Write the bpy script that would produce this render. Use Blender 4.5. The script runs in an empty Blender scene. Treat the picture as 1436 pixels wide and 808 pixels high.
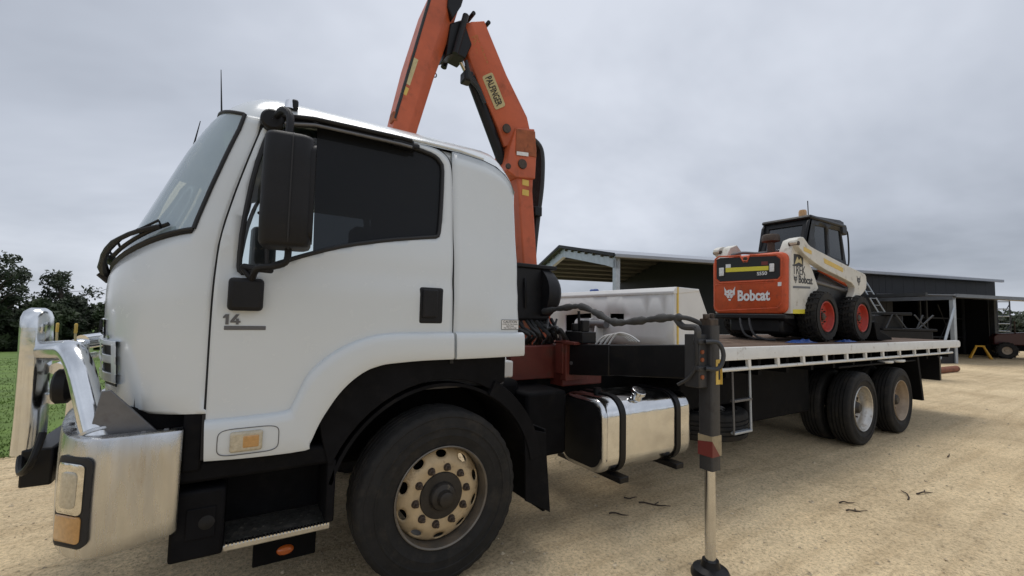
import bpy, bmesh, math, random
from mathutils import Vector, Matrix, noise
from mathutils.geometry import delaunay_2d_cdt
random.seed(7)
scene = bpy.context.scene
C = scene.collection
R = math.radians
PI = math.pi

# ------------------------------------------------------------------ camera
CAM = Vector((-1.1084, -2.4881, 1.6195))
YAW, PIT, ROL, FPX = 0.5592, 0.0651, 0.0235, 608.2
FW = Vector((math.sin(YAW)*math.cos(PIT), math.cos(YAW)*math.cos(PIT), math.sin(PIT)))
_r = Vector((math.cos(YAW), -math.sin(YAW), 0)); _u = _r.cross(FW)
RT = _r*math.cos(ROL) + _u*math.sin(ROL)
UP = -_r*math.sin(ROL) + _u*math.cos(ROL)
cd = bpy.data.cameras.new('camera'); cam = bpy.data.objects.new('camera', cd); C.objects.link(cam)
cam.matrix_world = Matrix(((RT.x, UP.x, -FW.x, CAM.x), (RT.y, UP.y, -FW.y, CAM.y), (RT.z, UP.z, -FW.z, CAM.z), (0, 0, 0, 1)))
cd.sensor_fit = 'HORIZONTAL'; cd.sensor_width = 36; cd.lens = FPX/1436*36
cd.clip_start = 0.05; cd.clip_end = 2000
scene.camera = cam

def ray(u, v):
    return RT*((u-718)/FPX) - UP*((v-404)/FPX) + FW
def onY(u, v, y):
    d = ray(u, v); return CAM + d*((y-CAM.y)/d.y)
def onX(u, v, x):
    d = ray(u, v); return CAM + d*((x-CAM.x)/d.x)
def onZ(u, v, z=0.0):
    d = ray(u, v); return CAM + d*((z-CAM.z)/d.z)
def atD(u, v, dist):
    d = ray(u, v); return CAM + d*(dist/math.hypot(d.x, d.y))

# ------------------------------------------------------------------ world, sun, exposure
SUN_EL, SUN_AZ = R(72), R(10)      # azimuth of the sun measured from +Y towards +X
world = bpy.data.worlds.new('World'); scene.world = world; world.use_nodes = True
wn, wl = world.node_tree.nodes, world.node_tree.links
wn.clear()
wo = wn.new('ShaderNodeOutputWorld')
sky = wn.new('ShaderNodeTexSky'); sky.sky_type = 'NISHITA'; sky.sun_disc = False
sky.sun_elevation = SUN_EL; sky.sun_rotation = SUN_AZ
b1 = wn.new('ShaderNodeBackground'); b1.inputs[1].default_value = 0.10
wl.new(sky.outputs[0], b1.inputs[0])
tc = wn.new('ShaderNodeTexCoord'); sp = wn.new('ShaderNodeSeparateXYZ'); wl.new(tc.outputs['Generated'], sp.inputs[0])
def wmath(op, a, b=None):
    n = wn.new('ShaderNodeMath'); n.operation = op
    for i, q in enumerate((a, b)):
        if q is None: continue
        if isinstance(q, (int, float)): n.inputs[i].default_value = q
        else: wl.new(q, n.inputs[i])
    return n.outputs[0]
zz = wmath('ADD', wmath('MAXIMUM', sp.outputs[2], 0.0), 0.30)
cx_ = wn.new('ShaderNodeCombineXYZ')
wl.new(wmath('DIVIDE', sp.outputs[0], zz), cx_.inputs[0]); wl.new(wmath('DIVIDE', sp.outputs[1], zz), cx_.inputs[1])
n1 = wn.new('ShaderNodeTexNoise'); n1.inputs['Scale'].default_value = 0.45; n1.inputs['Detail'].default_value = 6; n1.inputs['Roughness'].default_value = 0.56; n1.inputs['Distortion'].default_value = 0.3
mp = wn.new('ShaderNodeMapping'); mp.inputs['Location'].default_value = (8.41, 28.9, 18.59); wl.new(cx_.outputs[0], mp.inputs[0]); wl.new(mp.outputs[0], n1.inputs['Vector'])
cr = wn.new('ShaderNodeValToRGB'); wl.new(n1.outputs[0], cr.inputs[0])
e = cr.color_ramp.elements
e[0].position = 0.30; e[0].color = (0.28, 0.31, 0.365, 1)
e[1].position = 0.64; e[1].color = (0.73, 0.77, 0.855, 1)
m_ = e.new(0.5); m_.color = (0.54, 0.58, 0.66, 1)
b2 = wn.new('ShaderNodeBackground'); b2.inputs[1].default_value = 1.0; wl.new(cr.outputs[0], b2.inputs[0])
mx = wn.new('ShaderNodeMixShader'); mx.inputs[0].default_value = 0.93
wl.new(b1.outputs[0], mx.inputs[1]); wl.new(b2.outputs[0], mx.inputs[2]); wl.new(mx.outputs[0], wo.inputs[0])

sl = bpy.data.lights.new('sun', 'SUN'); sl.energy = 1.5; sl.angle = R(30); sl.color = (1, 0.96, 0.9)
so = bpy.data.objects.new('sun', sl); C.objects.link(so)
sd = Vector((math.sin(SUN_AZ)*math.cos(SUN_EL), math.cos(SUN_AZ)*math.cos(SUN_EL), math.sin(SUN_EL)))
so.rotation_euler = sd.to_track_quat('Z', 'Y').to_euler()
so.location = (0, 6, 12)

vs = scene.view_settings
scene.display_settings.display_device = 'sRGB'
vs.view_transform = 'Standard'; vs.look = 'None'; vs.exposure = 0.0; vs.gamma = 1.0; vs.use_curve_mapping = False
scene.render.engine = 'CYCLES'
scene.cycles.max_bounces = 8; scene.cycles.transparent_max_bounces = 16

# ------------------------------------------------------------------ materials
MATS = {}
def mat(name, col, rough=0.5, metal=0.0, var=0.0, var_scale=6.0, dirt=None, dirt_amt=0.0, dirt_scale=3.0, dirt_pos=0.55,
        bump=0.0, bump_scale=60.0, coat=0.0, spec=0.5, rough_var=0.0, stretch=(1, 1, 1), emis=None):
    """Principled surface with colour variation, patches of dirt and fine relief, all from object-space noise."""
    m = bpy.data.materials.new(name); m.use_nodes = True
    n, l = m.node_tree.nodes, m.node_tree.links
    p = n['Principled BSDF']
    p.inputs['Base Color'].default_value = (*col, 1); p.inputs['Roughness'].default_value = rough
    p.inputs['Metallic'].default_value = metal; p.inputs['Coat Weight'].default_value = coat
    p.inputs['Coat Roughness'].default_value = 0.14 if name == 'white_paint' else 0.12
    p.inputs['Specular IOR Level'].default_value = spec
    geo = n.new('ShaderNodeNewGeometry')
    mpn = n.new('ShaderNodeMapping'); mpn.inputs['Scale'].default_value = stretch
    l.new(geo.outputs['Position'], mpn.inputs[0])
    vec = mpn.outputs[0]
    def nz(scale, detail=4, rgh=0.6):
        t = n.new('ShaderNodeTexNoise'); t.inputs['Scale'].default_value = scale; t.inputs['Detail'].default_value = detail; t.inputs['Roughness'].default_value = rgh
        l.new(vec, t.inputs['Vector']); return t.outputs[0]
    cur = None
    if var > 0:
        mr = n.new('ShaderNodeMapRange'); mr.inputs[1].default_value = 0.3; mr.inputs[2].default_value = 0.7
        mr.inputs[3].default_value = 1-var; mr.inputs[4].default_value = 1+var
        l.new(nz(var_scale), mr.inputs[0])
        mu = n.new('ShaderNodeVectorMath'); mu.operation = 'SCALE'; mu.inputs[0].default_value = col
        l.new(mr.outputs[0], mu.inputs['Scale']); cur = mu.outputs[0]
    if dirt is not None:
        mr = n.new('ShaderNodeMapRange'); mr.inputs[1].default_value = dirt_pos; mr.inputs[2].default_value = dirt_pos+0.16
        mr.inputs[3].default_value = 0; mr.inputs[4].default_value = dirt_amt
        l.new(nz(dirt_scale, 6, 0.7), mr.inputs[0])
        mi = n.new('ShaderNodeMix'); mi.data_type = 'RGBA'
        l.new(mr.outputs[0], mi.inputs[0])
        if cur is not None: l.new(cur, mi.inputs[6])
        else: mi.inputs[6].default_value = (*col, 1)
        mi.inputs[7].default_value = (*dirt, 1)
        cur = mi.outputs[2]
        ra = n.new('ShaderNodeMath'); ra.operation = 'MULTIPLY_ADD'; ra.inputs[1].default_value = 0.8-rough if rough < 0.8 else 0; ra.inputs[2].default_value = rough
        l.new(mr.outputs[0], ra.inputs[0])
        if rough_var == 0: l.new(ra.outputs[0], p.inputs['Roughness'])
    if cur is not None: l.new(cur, p.inputs['Base Color'])
    if rough_var > 0:
        mr = n.new('ShaderNodeMapRange'); mr.inputs[1].default_value = 0.3; mr.inputs[2].default_value = 0.7
        mr.inputs[3].default_value = max(0.03, rough-rough_var); mr.inputs[4].default_value = min(1, rough+rough_var)
        l.new(nz(var_scale*1.7, 5, 0.7), mr.inputs[0]); l.new(mr.outputs[0], p.inputs['Roughness'])
    if bump > 0:
        bp = n.new('ShaderNodeBump'); bp.inputs['Strength'].default_value = bump; bp.inputs['Distance'].default_value = 0.01
        l.new(nz(bump_scale, 4), bp.inputs['Height']); l.new(bp.outputs[0], p.inputs['Normal'])
    if emis: 
        p.inputs['Emission Color'].default_value = (*emis, 1); p.inputs['Emission Strength'].default_value = 1
    MATS[name] = m
    return m
def glassmat(name, tint, refl=1.5, rough=0.02, base=None, basefac=0.0):
    m = bpy.data.materials.new(name); m.use_nodes = True
    n, l = m.node_tree.nodes, m.node_tree.links; n.clear()
    o = n.new('ShaderNodeOutputMaterial'); t = n.new('ShaderNodeBsdfTransparent'); t.inputs[0].default_value = (*tint, 1)
    g = n.new('ShaderNodeBsdfGlossy'); g.inputs['Roughness'].default_value = rough; g.inputs[0].default_value = (1, 1, 1, 1)
    f = n.new('ShaderNodeFresnel'); f.inputs[0].default_value = refl
    x = n.new('ShaderNodeMixShader'); l.new(f.outputs[0], x.inputs[0])
    src = t.outputs[0]
    if base:
        d = n.new('ShaderNodeBsdfDiffuse'); d.inputs[0].default_value = (*base, 1)
        y = n.new('ShaderNodeMixShader'); y.inputs[0].default_value = basefac
        l.new(src, y.inputs[1]); l.new(d.outputs[0], y.inputs[2]); src = y.outputs[0]
    l.new(src, x.inputs[1]); l.new(g.outputs[0], x.inputs[2]); l.new(x.outputs[0], o.inputs[0])
    MATS[name] = m; return m

DUST = (0.36, 0.27, 0.17)
mat('white_paint', (0.64, 0.68, 0.70), 0.26, var=0.02, var_scale=1.6, dirt=(0.40, 0.38, 0.33), dirt_amt=0.14, dirt_scale=16, dirt_pos=0.60, bump=0.03, bump_scale=320, coat=0.6)
mat('white_tray', (0.70, 0.70, 0.67), 0.5, var=0.06, var_scale=5, dirt=(0.22, 0.15, 0.09), dirt_amt=0.75, dirt_scale=7, dirt_pos=0.6, bump=0.1, bump_scale=90)
mat('white_box', (0.66, 0.66, 0.65), 0.45, var=0.05, var_scale=4, dirt=(0.45, 0.42, 0.36), dirt_amt=0.3, dirt_scale=14, dirt_pos=0.6, bump=0.05, bump_scale=120)
mat('black_plastic', (0.008, 0.008, 0.0095), 0.5, var=0.25, var_scale=8, bump=0.15, bump_scale=300, dirt=(0.06, 0.052, 0.042), dirt_amt=0.15, dirt_scale=5, spec=0.3)
mat('black_paint', (0.006, 0.006, 0.007), 0.42, var=0.3, var_scale=5, dirt=(0.05, 0.042, 0.032), dirt_amt=0.2, dirt_scale=4, bump=0.08, bump_scale=80, spec=0.3)
mat('matte_black', (0.0065, 0.0065, 0.0075), 0.7, var=0.3, var_scale=8, dirt=(0.04, 0.034, 0.027), dirt_amt=0.2, dirt_scale=6, spec=0.1)
mat('chassis', (0.005, 0.005, 0.0055), 0.75, var=0.3, var_scale=4, dirt=(0.035, 0.028, 0.02), dirt_amt=0.3, dirt_scale=3, spec=0.1)
mat('rubber', (0.016, 0.0155, 0.015), 0.75, var=0.25, var_scale=9, dirt=(0.085, 0.07, 0.052), dirt_amt=0.25, dirt_scale=6, dirt_pos=0.5, bump=0.25, bump_scale=140, spec=0.3)
mat('seal', (0.012, 0.012, 0.013), 0.6)
mat('alloy', (0.74, 0.76, 0.78), 0.15, metal=1.0, var=0.10, var_scale=7, rough_var=0.10, dirt=(0.42, 0.36, 0.27), dirt_amt=0.25, dirt_scale=4, bump=0.03, bump_scale=40)
mat('alloy_panel', (0.58, 0.59, 0.60), 0.27, metal=1.0, var=0.14, var_scale=3, rough_var=0.14, dirt=(0.36, 0.28, 0.19), dirt_amt=0.4, dirt_scale=3.2, bump=0.05, bump_scale=30, stretch=(3, 3, 0.5))
mat('alloy_tank', (0.70, 0.71, 0.72), 0.14, metal=1.0, var=0.12, var_scale=4, rough_var=0.1, dirt=(0.35, 0.28, 0.2), dirt_amt=0.4, dirt_scale=4, dirt_pos=0.58, bump=0.3, bump_scale=5)
mat('tread_plate', (0.55, 0.54, 0.5), 0.4, metal=1.0, var=0.2, var_scale=12, dirt=DUST, dirt_amt=0.6, dirt_scale=9, dirt_pos=0.5)
mat('chrome', (0.86, 0.86, 0.87), 0.08, metal=1.0)
mat('mirror_glass', (0.8, 0.82, 0.83), 0.03, metal=1.0)
mat('crane_orange', (0.52, 0.108, 0.038), 0.45, var=0.14, var_scale=4, dirt=(0.20, 0.06, 0.03), dirt_amt=0.55, dirt_scale=5, dirt_pos=0.55, bump=0.06, bump_scale=60)
mat('crane_red', (0.13, 0.024, 0.016), 0.55, var=0.25, var_scale=6, dirt=(0.05, 0.03, 0.02), dirt_amt=0.7, dirt_scale=6, dirt_pos=0.5)
mat('rusty_orange', (0.30, 0.085, 0.03), 0.7, var=0.3, var_scale=10, dirt=(0.08, 0.03, 0.015), dirt_amt=0.7, dirt_scale=12)
mat('leg_grey', (0.04, 0.04, 0.042), 0.5, metal=0.2, var=0.2, var_scale=8, dirt=(0.02, 0.016, 0.013), dirt_amt=0.6, dirt_scale=8, bump=0.08)
mat('rim_lip', (0.17, 0.15, 0.125), 0.45, metal=0.5, var=0.2, var_scale=12)
mat('steel_grey', (0.16, 0.16, 0.165), 0.45, metal=0.5, var=0.2, var_scale=8, dirt=(0.07, 0.05, 0.04), dirt_amt=0.5, dirt_scale=8, bump=0.08)
mat('ram_chrome', (0.62, 0.62, 0.62), 0.2, metal=1.0, var=0.1, var_scale=6, dirt=(0.25, 0.2, 0.14), dirt_amt=0.3, dirt_scale=6)
mat('rim_front', (0.52, 0.40, 0.24), 0.5, metal=0.15, var=0.16, var_scale=9, dirt=(0.11, 0.06, 0.03), dirt_amt=0.7, dirt_scale=13, dirt_pos=0.57, bump=0.08, bump_scale=60)
mat('rim_silver', (0.55, 0.53, 0.49), 0.32, metal=0.85, var=0.15, var_scale=9, dirt=(0.2, 0.14, 0.08), dirt_amt=0.6, dirt_scale=9, dirt_pos=0.52)
mat('rim_brown', (0.36, 0.28, 0.20), 0.5, metal=0.2, var=0.2, var_scale=9, dirt=(0.10, 0.06, 0.03), dirt_amt=0.6, dirt_scale=9)
mat('nut_rust', (0.075, 0.055, 0.042), 0.6, metal=0.4, var=0.3, var_scale=40)
mat('hub_dark', (0.03, 0.026, 0.022), 0.5, metal=0.3, var=0.3, var_scale=14, dirt=(0.33, 0.27, 0.18), dirt_amt=0.8, dirt_scale=15, dirt_pos=0.62)
mat('loader_orange', (0.56, 0.085, 0.022), 0.5, var=0.15, var_scale=7, dirt=(0.16, 0.05, 0.03), dirt_amt=0.6, dirt_scale=8, dirt_pos=0.56)
mat('loader_white', (0.62, 0.60, 0.54), 0.5, var=0.08, var_scale=6, dirt=(0.22, 0.17, 0.11), dirt_amt=0.7, dirt_scale=8, dirt_pos=0.57)
mat('loader_rim', (0.40, 0.035, 0.02), 0.5, var=0.15, var_scale=10, dirt=(0.15, 0.05, 0.03), dirt_amt=0.6, dirt_scale=14)
mat('lettering_white', (0.75, 0.75, 0.74), 0.5, var=0.1, var_scale=30)
mat('lettering_black', (0.02, 0.02, 0.022), 0.5)
mat('lettering_grey', (0.12, 0.12, 0.125), 0.4, metal=0.3)
mat('decal_yellow', (0.68, 0.47, 0.10), 0.5, var=0.12, var_scale=14, dirt=(0.3, 0.2, 0.08), dirt_amt=0.5, dirt_scale=14)
mat('decal_cream', (0.55, 0.47, 0.25), 0.55, var=0.12, var_scale=20, dirt=(0.25, 0.17, 0.08), dirt_amt=0.5, dirt_scale=20)
mat('decal_faded', (0.33, 0.27, 0.17), 0.6, var=0.2, var_scale=20, dirt=(0.12, 0.09, 0.06), dirt_amt=0.5, dirt_scale=20)
mat('hi_vis_yellow', (0.72, 0.62, 0.05), 0.5)
mat('faded_gold', (0.48, 0.17, 0.05), 0.5)
mat('decal_red', (0.17, 0.03, 0.025), 0.5)
mat('amber_lens', (0.50, 0.27, 0.09), 0.15, var=0.15, var_scale=60, coat=1)
mat('orange_lens', (0.55, 0.12, 0.02), 0.2, coat=1)
mat('clear_lens', (0.50, 0.44, 0.32), 0.12, var=0.2, var_scale=50, coat=1, bump=0.3, bump_scale=120)
mat('reflector', (0.75, 0.74, 0.7), 0.12, metal=1.0, var=0.2, var_scale=30, bump=0.5, bump_scale=25)
mat('hose', (0.018, 0.018, 0.019), 0.55, bump=0.4, bump_scale=160, var=0.3, var_scale=20)
mat('canvas_grey', (0.055, 0.055, 0.055), 0.8, bump=0.5, bump_scale=30, var=0.3, var_scale=12)
mat('blue_tarp', (0.015, 0.06, 0.24), 0.45, var=0.2, var_scale=20)
mat('deck_timber', (0.10, 0.06, 0.036), 0.85, var=0.3, var_scale=6, dirt=(0.24, 0.17, 0.11), dirt_amt=0.6, dirt_scale=6, bump=0.4, bump_scale=30)
mat('interior', (0.09, 0.09, 0.095), 0.8)
mat('interior_light', (0.30, 0.30, 0.31), 0.8)
mat('shed_dark', (0.009, 0.0095, 0.012), 0.55, var=0.15, var_scale=0.6, spec=0.3)
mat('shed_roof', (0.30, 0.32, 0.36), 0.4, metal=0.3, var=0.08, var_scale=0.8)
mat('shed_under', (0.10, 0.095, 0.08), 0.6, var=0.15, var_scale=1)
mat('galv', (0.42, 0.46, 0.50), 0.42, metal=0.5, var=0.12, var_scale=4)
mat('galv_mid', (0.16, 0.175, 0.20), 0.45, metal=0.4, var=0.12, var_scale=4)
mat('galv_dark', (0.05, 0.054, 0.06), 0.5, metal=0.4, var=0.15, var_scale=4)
mat('tractor_red', (0.06, 0.008, 0.008), 0.4, coat=0.3)
mat('stand_yellow', (0.62, 0.33, 0.02), 0.5)
mat('rust_pipe', (0.20, 0.07, 0.035), 0.8, var=0.3, var_scale=5)
mat('bark', (0.07, 0.055, 0.042), 0.9, var=0.3, var_scale=3, bump=0.5, bump_scale=12)
mat('leaf_dark', (0.022, 0.034, 0.014), 0.7, var=0.45, var_scale=0.8)
mat('leaf_mid', (0.035, 0.052, 0.02), 0.7, var=0.4, var_scale=0.8)
mat('twig', (0.05, 0.035, 0.025), 0.9, var=0.3, var_scale=30)
mat('stone', (0.50, 0.41, 0.28), 0.9, var=0.6, var_scale=40)
mat('grass_blade', (0.12, 0.185, 0.035), 0.65, var=0.4, var_scale=1.2)
glassmat('windscreen_glass', (0.80, 0.90, 0.93), 2.2, 0.015, base=(0.62, 0.80, 0.90), basefac=0.42)  # pale blue diffuse share paints the sky's reflection and haze into the glass
glassmat('clear_glass', (0.85, 0.9, 0.9), 1.45, 0.02)
glassmat('door_glass', (0.045, 0.05, 0.055), 1.22, 0.05, base=(0.03, 0.033, 0.038), basefac=0.5)
glassmat('loader_glass', (0.10, 0.12, 0.14), 1.35, 0.05, base=(0.05, 0.06, 0.07), basefac=0.4)

# sandy ground with pebbles, damp patches and tyre marks
def ground_mat():
    m = bpy.data.materials.new('sandy_ground'); m.use_nodes = True
    n, l = m.node_tree.nodes, m.node_tree.links; p = n['Principled BSDF']
    geo = n.new('ShaderNodeNewGeometry')
    def nz(s, d=5, r=0.6, sc=None):
        t = n.new('ShaderNodeTexNoise'); t.inputs['Scale'].default_value = s; t.inputs['Detail'].default_value = d; t.inputs['Roughness'].default_value = r
        if sc:
            q = n.new('ShaderNodeMapping'); q.inputs['Scale'].default_value = sc; l.new(geo.outputs['Position'], q.inputs[0]); l.new(q.outputs[0], t.inputs['Vector'])
        else: l.new(geo.outputs['Position'], t.inputs['Vector'])
        return t.outputs[0]
    def ramp(src, stops):
        r = n.new('ShaderNodeValToRGB'); l.new(src, r.inputs[0]); e = r.color_ramp.elements
        e[0].position, e[0].color = stops[0][0], (*stops[0][1], 1); e[1].position, e[1].color = stops[-1][0], (*stops[-1][1], 1)
        for a, c in stops[1:-1]:
            k = e.new(a); k.color = (*c, 1)
        return r.outputs[0]
    base = ramp(nz(0.55, 6, 0.62), [(0.25, (0.54, 0.425, 0.265)), (0.5, (0.65, 0.515, 0.325)), (0.72, (0.76, 0.61, 0.39))])
    fine = ramp(nz(38, 6, 0.72), [(0.30, (0.40, 0.38, 0.35)), (0.5, (0.98, 0.98, 0.98)), (0.70, (1.3, 1.27, 1.22))])
    mu = n.new('ShaderNodeMix'); mu.data_type = 'RGBA'; mu.blend_type = 'MULTIPLY'; mu.inputs[0].default_value = 0.85
    l.new(base, mu.inputs[6]); l.new(fine, mu.inputs[7])
    trk = ramp(nz(1.0, 4, 0.6, (0.35, 5.5, 1)), [(0.38, (0.78, 0.75, 0.71)), (0.5, (1, 1, 1)), (0.7, (1.05, 1.05, 1.04))])
    m2 = n.new('ShaderNodeMix'); m2.data_type = 'RGBA'; m2.blend_type = 'MULTIPLY'; m2.inputs[0].default_value = 0.5
    l.new(mu.outputs[2], m2.inputs[6]); l.new(trk, m2.inputs[7])
    mid = ramp(nz(7, 6, 0.75), [(0.32, (0.72, 0.70, 0.67)), (0.5, (1, 1, 1)), (0.7, (1.12, 1.1, 1.08))])
    m4 = n.new('ShaderNodeMix'); m4.data_type = 'RGBA'; m4.blend_type = 'MULTIPLY'; m4.inputs[0].default_value = 0.6
    l.new(m2.outputs[2], m4.inputs[6]); l.new(mid, m4.inputs[7]); m2 = m4
    pat = ramp(nz(0.23, 5, 0.65), [(0.36, (0.74, 0.71, 0.67)), (0.50, (1, 1, 1)), (0.68, (1.1, 1.09, 1.07))])
    m5 = n.new('ShaderNodeMix'); m5.data_type = 'RGBA'; m5.blend_type = 'MULTIPLY'; m5.inputs[0].default_value = 0.9
    l.new(m2.outputs[2], m5.inputs[6]); l.new(pat, m5.inputs[7]); m2 = m5
    speck = ramp(nz(120, 3, 0.6), [(0.635, (0, 0, 0)), (0.67, (1, 1, 1))])
    m3 = n.new('ShaderNodeMix'); m3.data_type = 'RGBA'; l.new(speck, m3.inputs[0]); l.new(m2.outputs[2], m3.inputs[6]); m3.inputs[7].default_value = (0.16, 0.115, 0.07, 1)
    l.new(m3.outputs[2], p.inputs['Base Color'])
    p.inputs['Roughness'].default_value = 0.92; p.inputs['Specular IOR Level'].default_value = 0.25
    bp = n.new('ShaderNodeBump'); bp.inputs['Strength'].default_value = 0.8; bp.inputs['Distance'].default_value = 0.022
    ad = n.new('ShaderNodeMath'); ad.operation = 'ADD'; l.new(nz(30, 6, 0.7), ad.inputs[0]); l.new(nz(5, 4, 0.6, (0.5, 2.5, 1)), ad.inputs[1])
    l.new(ad.outputs[0], bp.inputs['Height']); l.new(bp.outputs[0], p.inputs['Normal'])
    MATS['ground'] = m
ground_mat()
mat('grass_ground', (0.11, 0.18, 0.03), 0.9, var=0.35, var_scale=0.7, dirt=(0.13, 0.15, 0.03), dirt_amt=0.6, dirt_scale=0.35, bump=0.6, bump_scale=8)

# ------------------------------------------------------------------ mesh helpers
def tag(o, label=None, cat=None, group=None, kind=None):
    if label: o['label'] = label
    if cat: o['category'] = cat
    if group: o['group'] = group
    if kind: o['kind'] = kind
    return o
def thing(name, label, cat, loc=(0, 0, 0), group=None, rz=0):
    o = bpy.data.objects.new(name, None); C.objects.link(o); o.location = loc; o.rotation_euler.z = rz
    o.empty_display_size = 0.2
    return tag(o, label, cat, group)
class MB:
    def __init__(s): s.v, s.f = [], []
    def add(s, vs, fs, M=None):
        k = len(s.v)
        s.v += [tuple(M @ Vector(q)) if M else tuple(q) for q in vs]
        s.f += [tuple(i+k for i in f) for f in fs]
        return s
    def box(s, a, b, M=None):
        x0, y0, z0 = a; x1, y1, z1 = b
        return s.add([(x0, y0, z0), (x1, y0, z0), (x1, y1, z0), (x0, y1, z0), (x0, y0, z1), (x1, y0, z1), (x1, y1, z1), (x0, y1, z1)],
                     [(3, 2, 1, 0), (4, 5, 6, 7), (0, 1, 5, 4), (1, 2, 6, 5), (2, 3, 7, 6), (3, 0, 4, 7)], M)
    def tube(s, path, r, n=10, cap=True, radii=None):
        path = [Vector(q) for q in path]; N = len(path)
        vs, fs = [], []
        t0 = (path[1]-path[0]).normalized()
        ref = Vector((0, 0, 1)) if abs(t0.z) < 0.9 else Vector((1, 0, 0))
        nrm = t0.cross(ref).normalized()
        for i in range(N):
            t = ((path[min(i+1, N-1)]-path[max(i-1, 0)])).normalized()
            nrm = (nrm - t*nrm.dot(t)).normalized(); bi = t.cross(nrm)
            rr = radii[i] if radii else r
            for k in range(n):
                a = 2*PI*k/n; vs.append(path[i]+nrm*(math.cos(a)*rr)+bi*(math.sin(a)*rr))
        for i in range(N-1):
            for k in range(n):
                fs.append((i*n+k, i*n+(k+1) % n, (i+1)*n+(k+1) % n, (i+1)*n+k))
        if cap: fs += [tuple(range(n))[::-1], tuple(range((N-1)*n, N*n))]
        return s.add(vs, fs)
    def cyl(s, a, b, r, n=24, r2=None):
        return s.tube([a, b], r, n, True, [r, r2 if r2 is not None else r])
    def lathe(s, prof, org, axis, n=48, close=False):
        """prof: (radius, offset along axis); axis a unit vector"""
        ax = Vector(axis).normalized(); org = Vector(org)
        ref = Vector((0, 0, 1)) if abs(ax.z) < 0.9 else Vector((1, 0, 0))
        e1 = ax.cross(ref).normalized(); e2 = ax.cross(e1)
        vs, fs = [], []; m = len(prof)
        for k in range(n):
            a = 2*PI*k/n; d = e1*math.cos(a)+e2*math.sin(a)
            for (r, h) in prof: vs.append(org+d*r+ax*h)
        for k in range(n):
            k2 = (k+1) % n
            for j in range(m-1 if not close else m):
                j2 = (j+1) % m
                fs.append((k*m+j, k*m+j2, k2*m+j2, k2*m+j))
        return s.add(vs, fs)
    def prism(s, poly, fn, d0, d1):
        """poly: 2-D outline; fn(a,b,d) -> point"""
        n = len(poly)
        vs = [fn(a, b, d0) for a, b in poly]+[fn(a, b, d1) for a, b in poly]
        fs = [tuple(range(n))[::-1], tuple(range(n, 2*n))]+[(i, (i+1) % n, n+(i+1) % n, n+i) for i in range(n)]
        return s.add(vs, fs)
    def loft(s, rings, closed=True, cap0=False, cap1=False):
        n = len(rings[0]); vs = [q for r in rings for q in r]; fs = []
        for i in range(len(rings)-1):
            for k in range(n if closed else n-1):
                k2 = (k+1) % n
                fs.append((i*n+k, i*n+k2, (i+1)*n+k2, (i+1)*n+k))
        if cap0: fs.append(tuple(range(n))[::-1])
        if cap1: fs.append(tuple(range((len(rings)-1)*n, len(rings)*n)))
        return s.add(vs, fs)
    def build(s, name, material, parent=None, bevel=0.0, smooth=True, ang=35, seg=2, solid=0.0, soff=-1, fix=True):
        me = bpy.data.meshes.new(name); me.from_pydata(s.v, [], s.f)
        if fix:
            bm = bmesh.new(); bm.from_mesh(me); bmesh.ops.recalc_face_normals(bm, faces=bm.faces); bm.to_mesh(me); bm.free()
        me.update()
        return mkobj(name, me, material, parent, bevel, smooth, ang, seg, solid, soff)
def mkobj(name, me, material, parent=None, bevel=0.0, smooth=True, ang=35, seg=2, solid=0.0, soff=-1):
    if smooth:
        me.polygons.foreach_set('use_smooth', [True]*len(me.polygons)); me.set_sharp_from_angle(angle=R(ang))
    me.materials.append(MATS[material] if isinstance(material, str) else material)
    o = bpy.data.objects.new(name, me); C.objects.link(o)
    if parent is not None:
        o.parent = parent
        par_world = parent.matrix_world if parent.parent is None else None
    if solid: 
        md = o.modifiers.new('solid', 'SOLIDIFY'); md.thickness = solid; md.offset = soff
    if bevel:
        md = o.modifiers.new('bevel', 'BEVEL'); md.width = bevel; md.segments = seg; md.limit_method = 'ANGLE'; md.angle_limit = R(32); md.harden_normals = False
    return o
def box(name, a, b, m, parent=None, bevel=0.006):
    return MB().box(a, b).build(name, m, parent, bevel)
def frame(o, x, y, z):
    return Matrix(((x[0], y[0], z[0], o[0]), (x[1], y[1], z[1], o[1]), (x[2], y[2], z[2], o[2]), (0, 0, 0, 1)))
def text(name, s, M, height, width, m, parent, ext=0.0012, bold=0.0, spacing=1.0):
    cu = bpy.data.curves.new(name, 'FONT'); cu.body = s; cu.size = 1; cu.extrude = 0.02; cu.offset = bold; cu.space_character = spacing; cu.resolution_u = 4
    cu.align_x = 'LEFT'
    t = bpy.data.objects.new(name, cu); C.objects.link(t)
    dg = bpy.context.evaluated_depsgraph_get(); dg.update()
    me = bpy.data.meshes.new_from_object(t.evaluated_get(dg)); bpy.data.objects.remove(t)
    xs = [v.co.x for v in me.vertices]; ys_ = [v.co.y for v in me.vertices]
    sx = width/(max(xs)-min(xs)); sy = height/(max(ys_)-min(ys_))
    for v in me.vertices:
        v.co = M @ Vector(((v.co.x-min(xs))*sx, (v.co.y-min(ys_))*sy, (v.co.z+0.02)/0.04*ext))
    me.materials.clear()
    return mkobj(name, me, m, parent, smooth=False)
def inpoly(x, y, poly):
    c = False; j = len(poly)-1
    for i in range(len(poly)):
        xi, yi = poly[i]; xj, yj = poly[j]
        if (yi > y) != (yj > y) and x < (xj-xi)*(y-yi)/(yj-yi)+xi: c = not c
        j = i
    return c
def resample(poly, step, closed=True):
    out = []; n = len(poly)
    for i in range(n if closed else n-1):
        a, b = Vector(poly[i]), Vector(poly[(i+1) % n]); k = max(1, int((b-a).length/step))
        out += [tuple(a+(b-a)*(j/k)) for j in range(k)]
    if not closed: out.append(tuple(poly[-1]))
    return out
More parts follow.
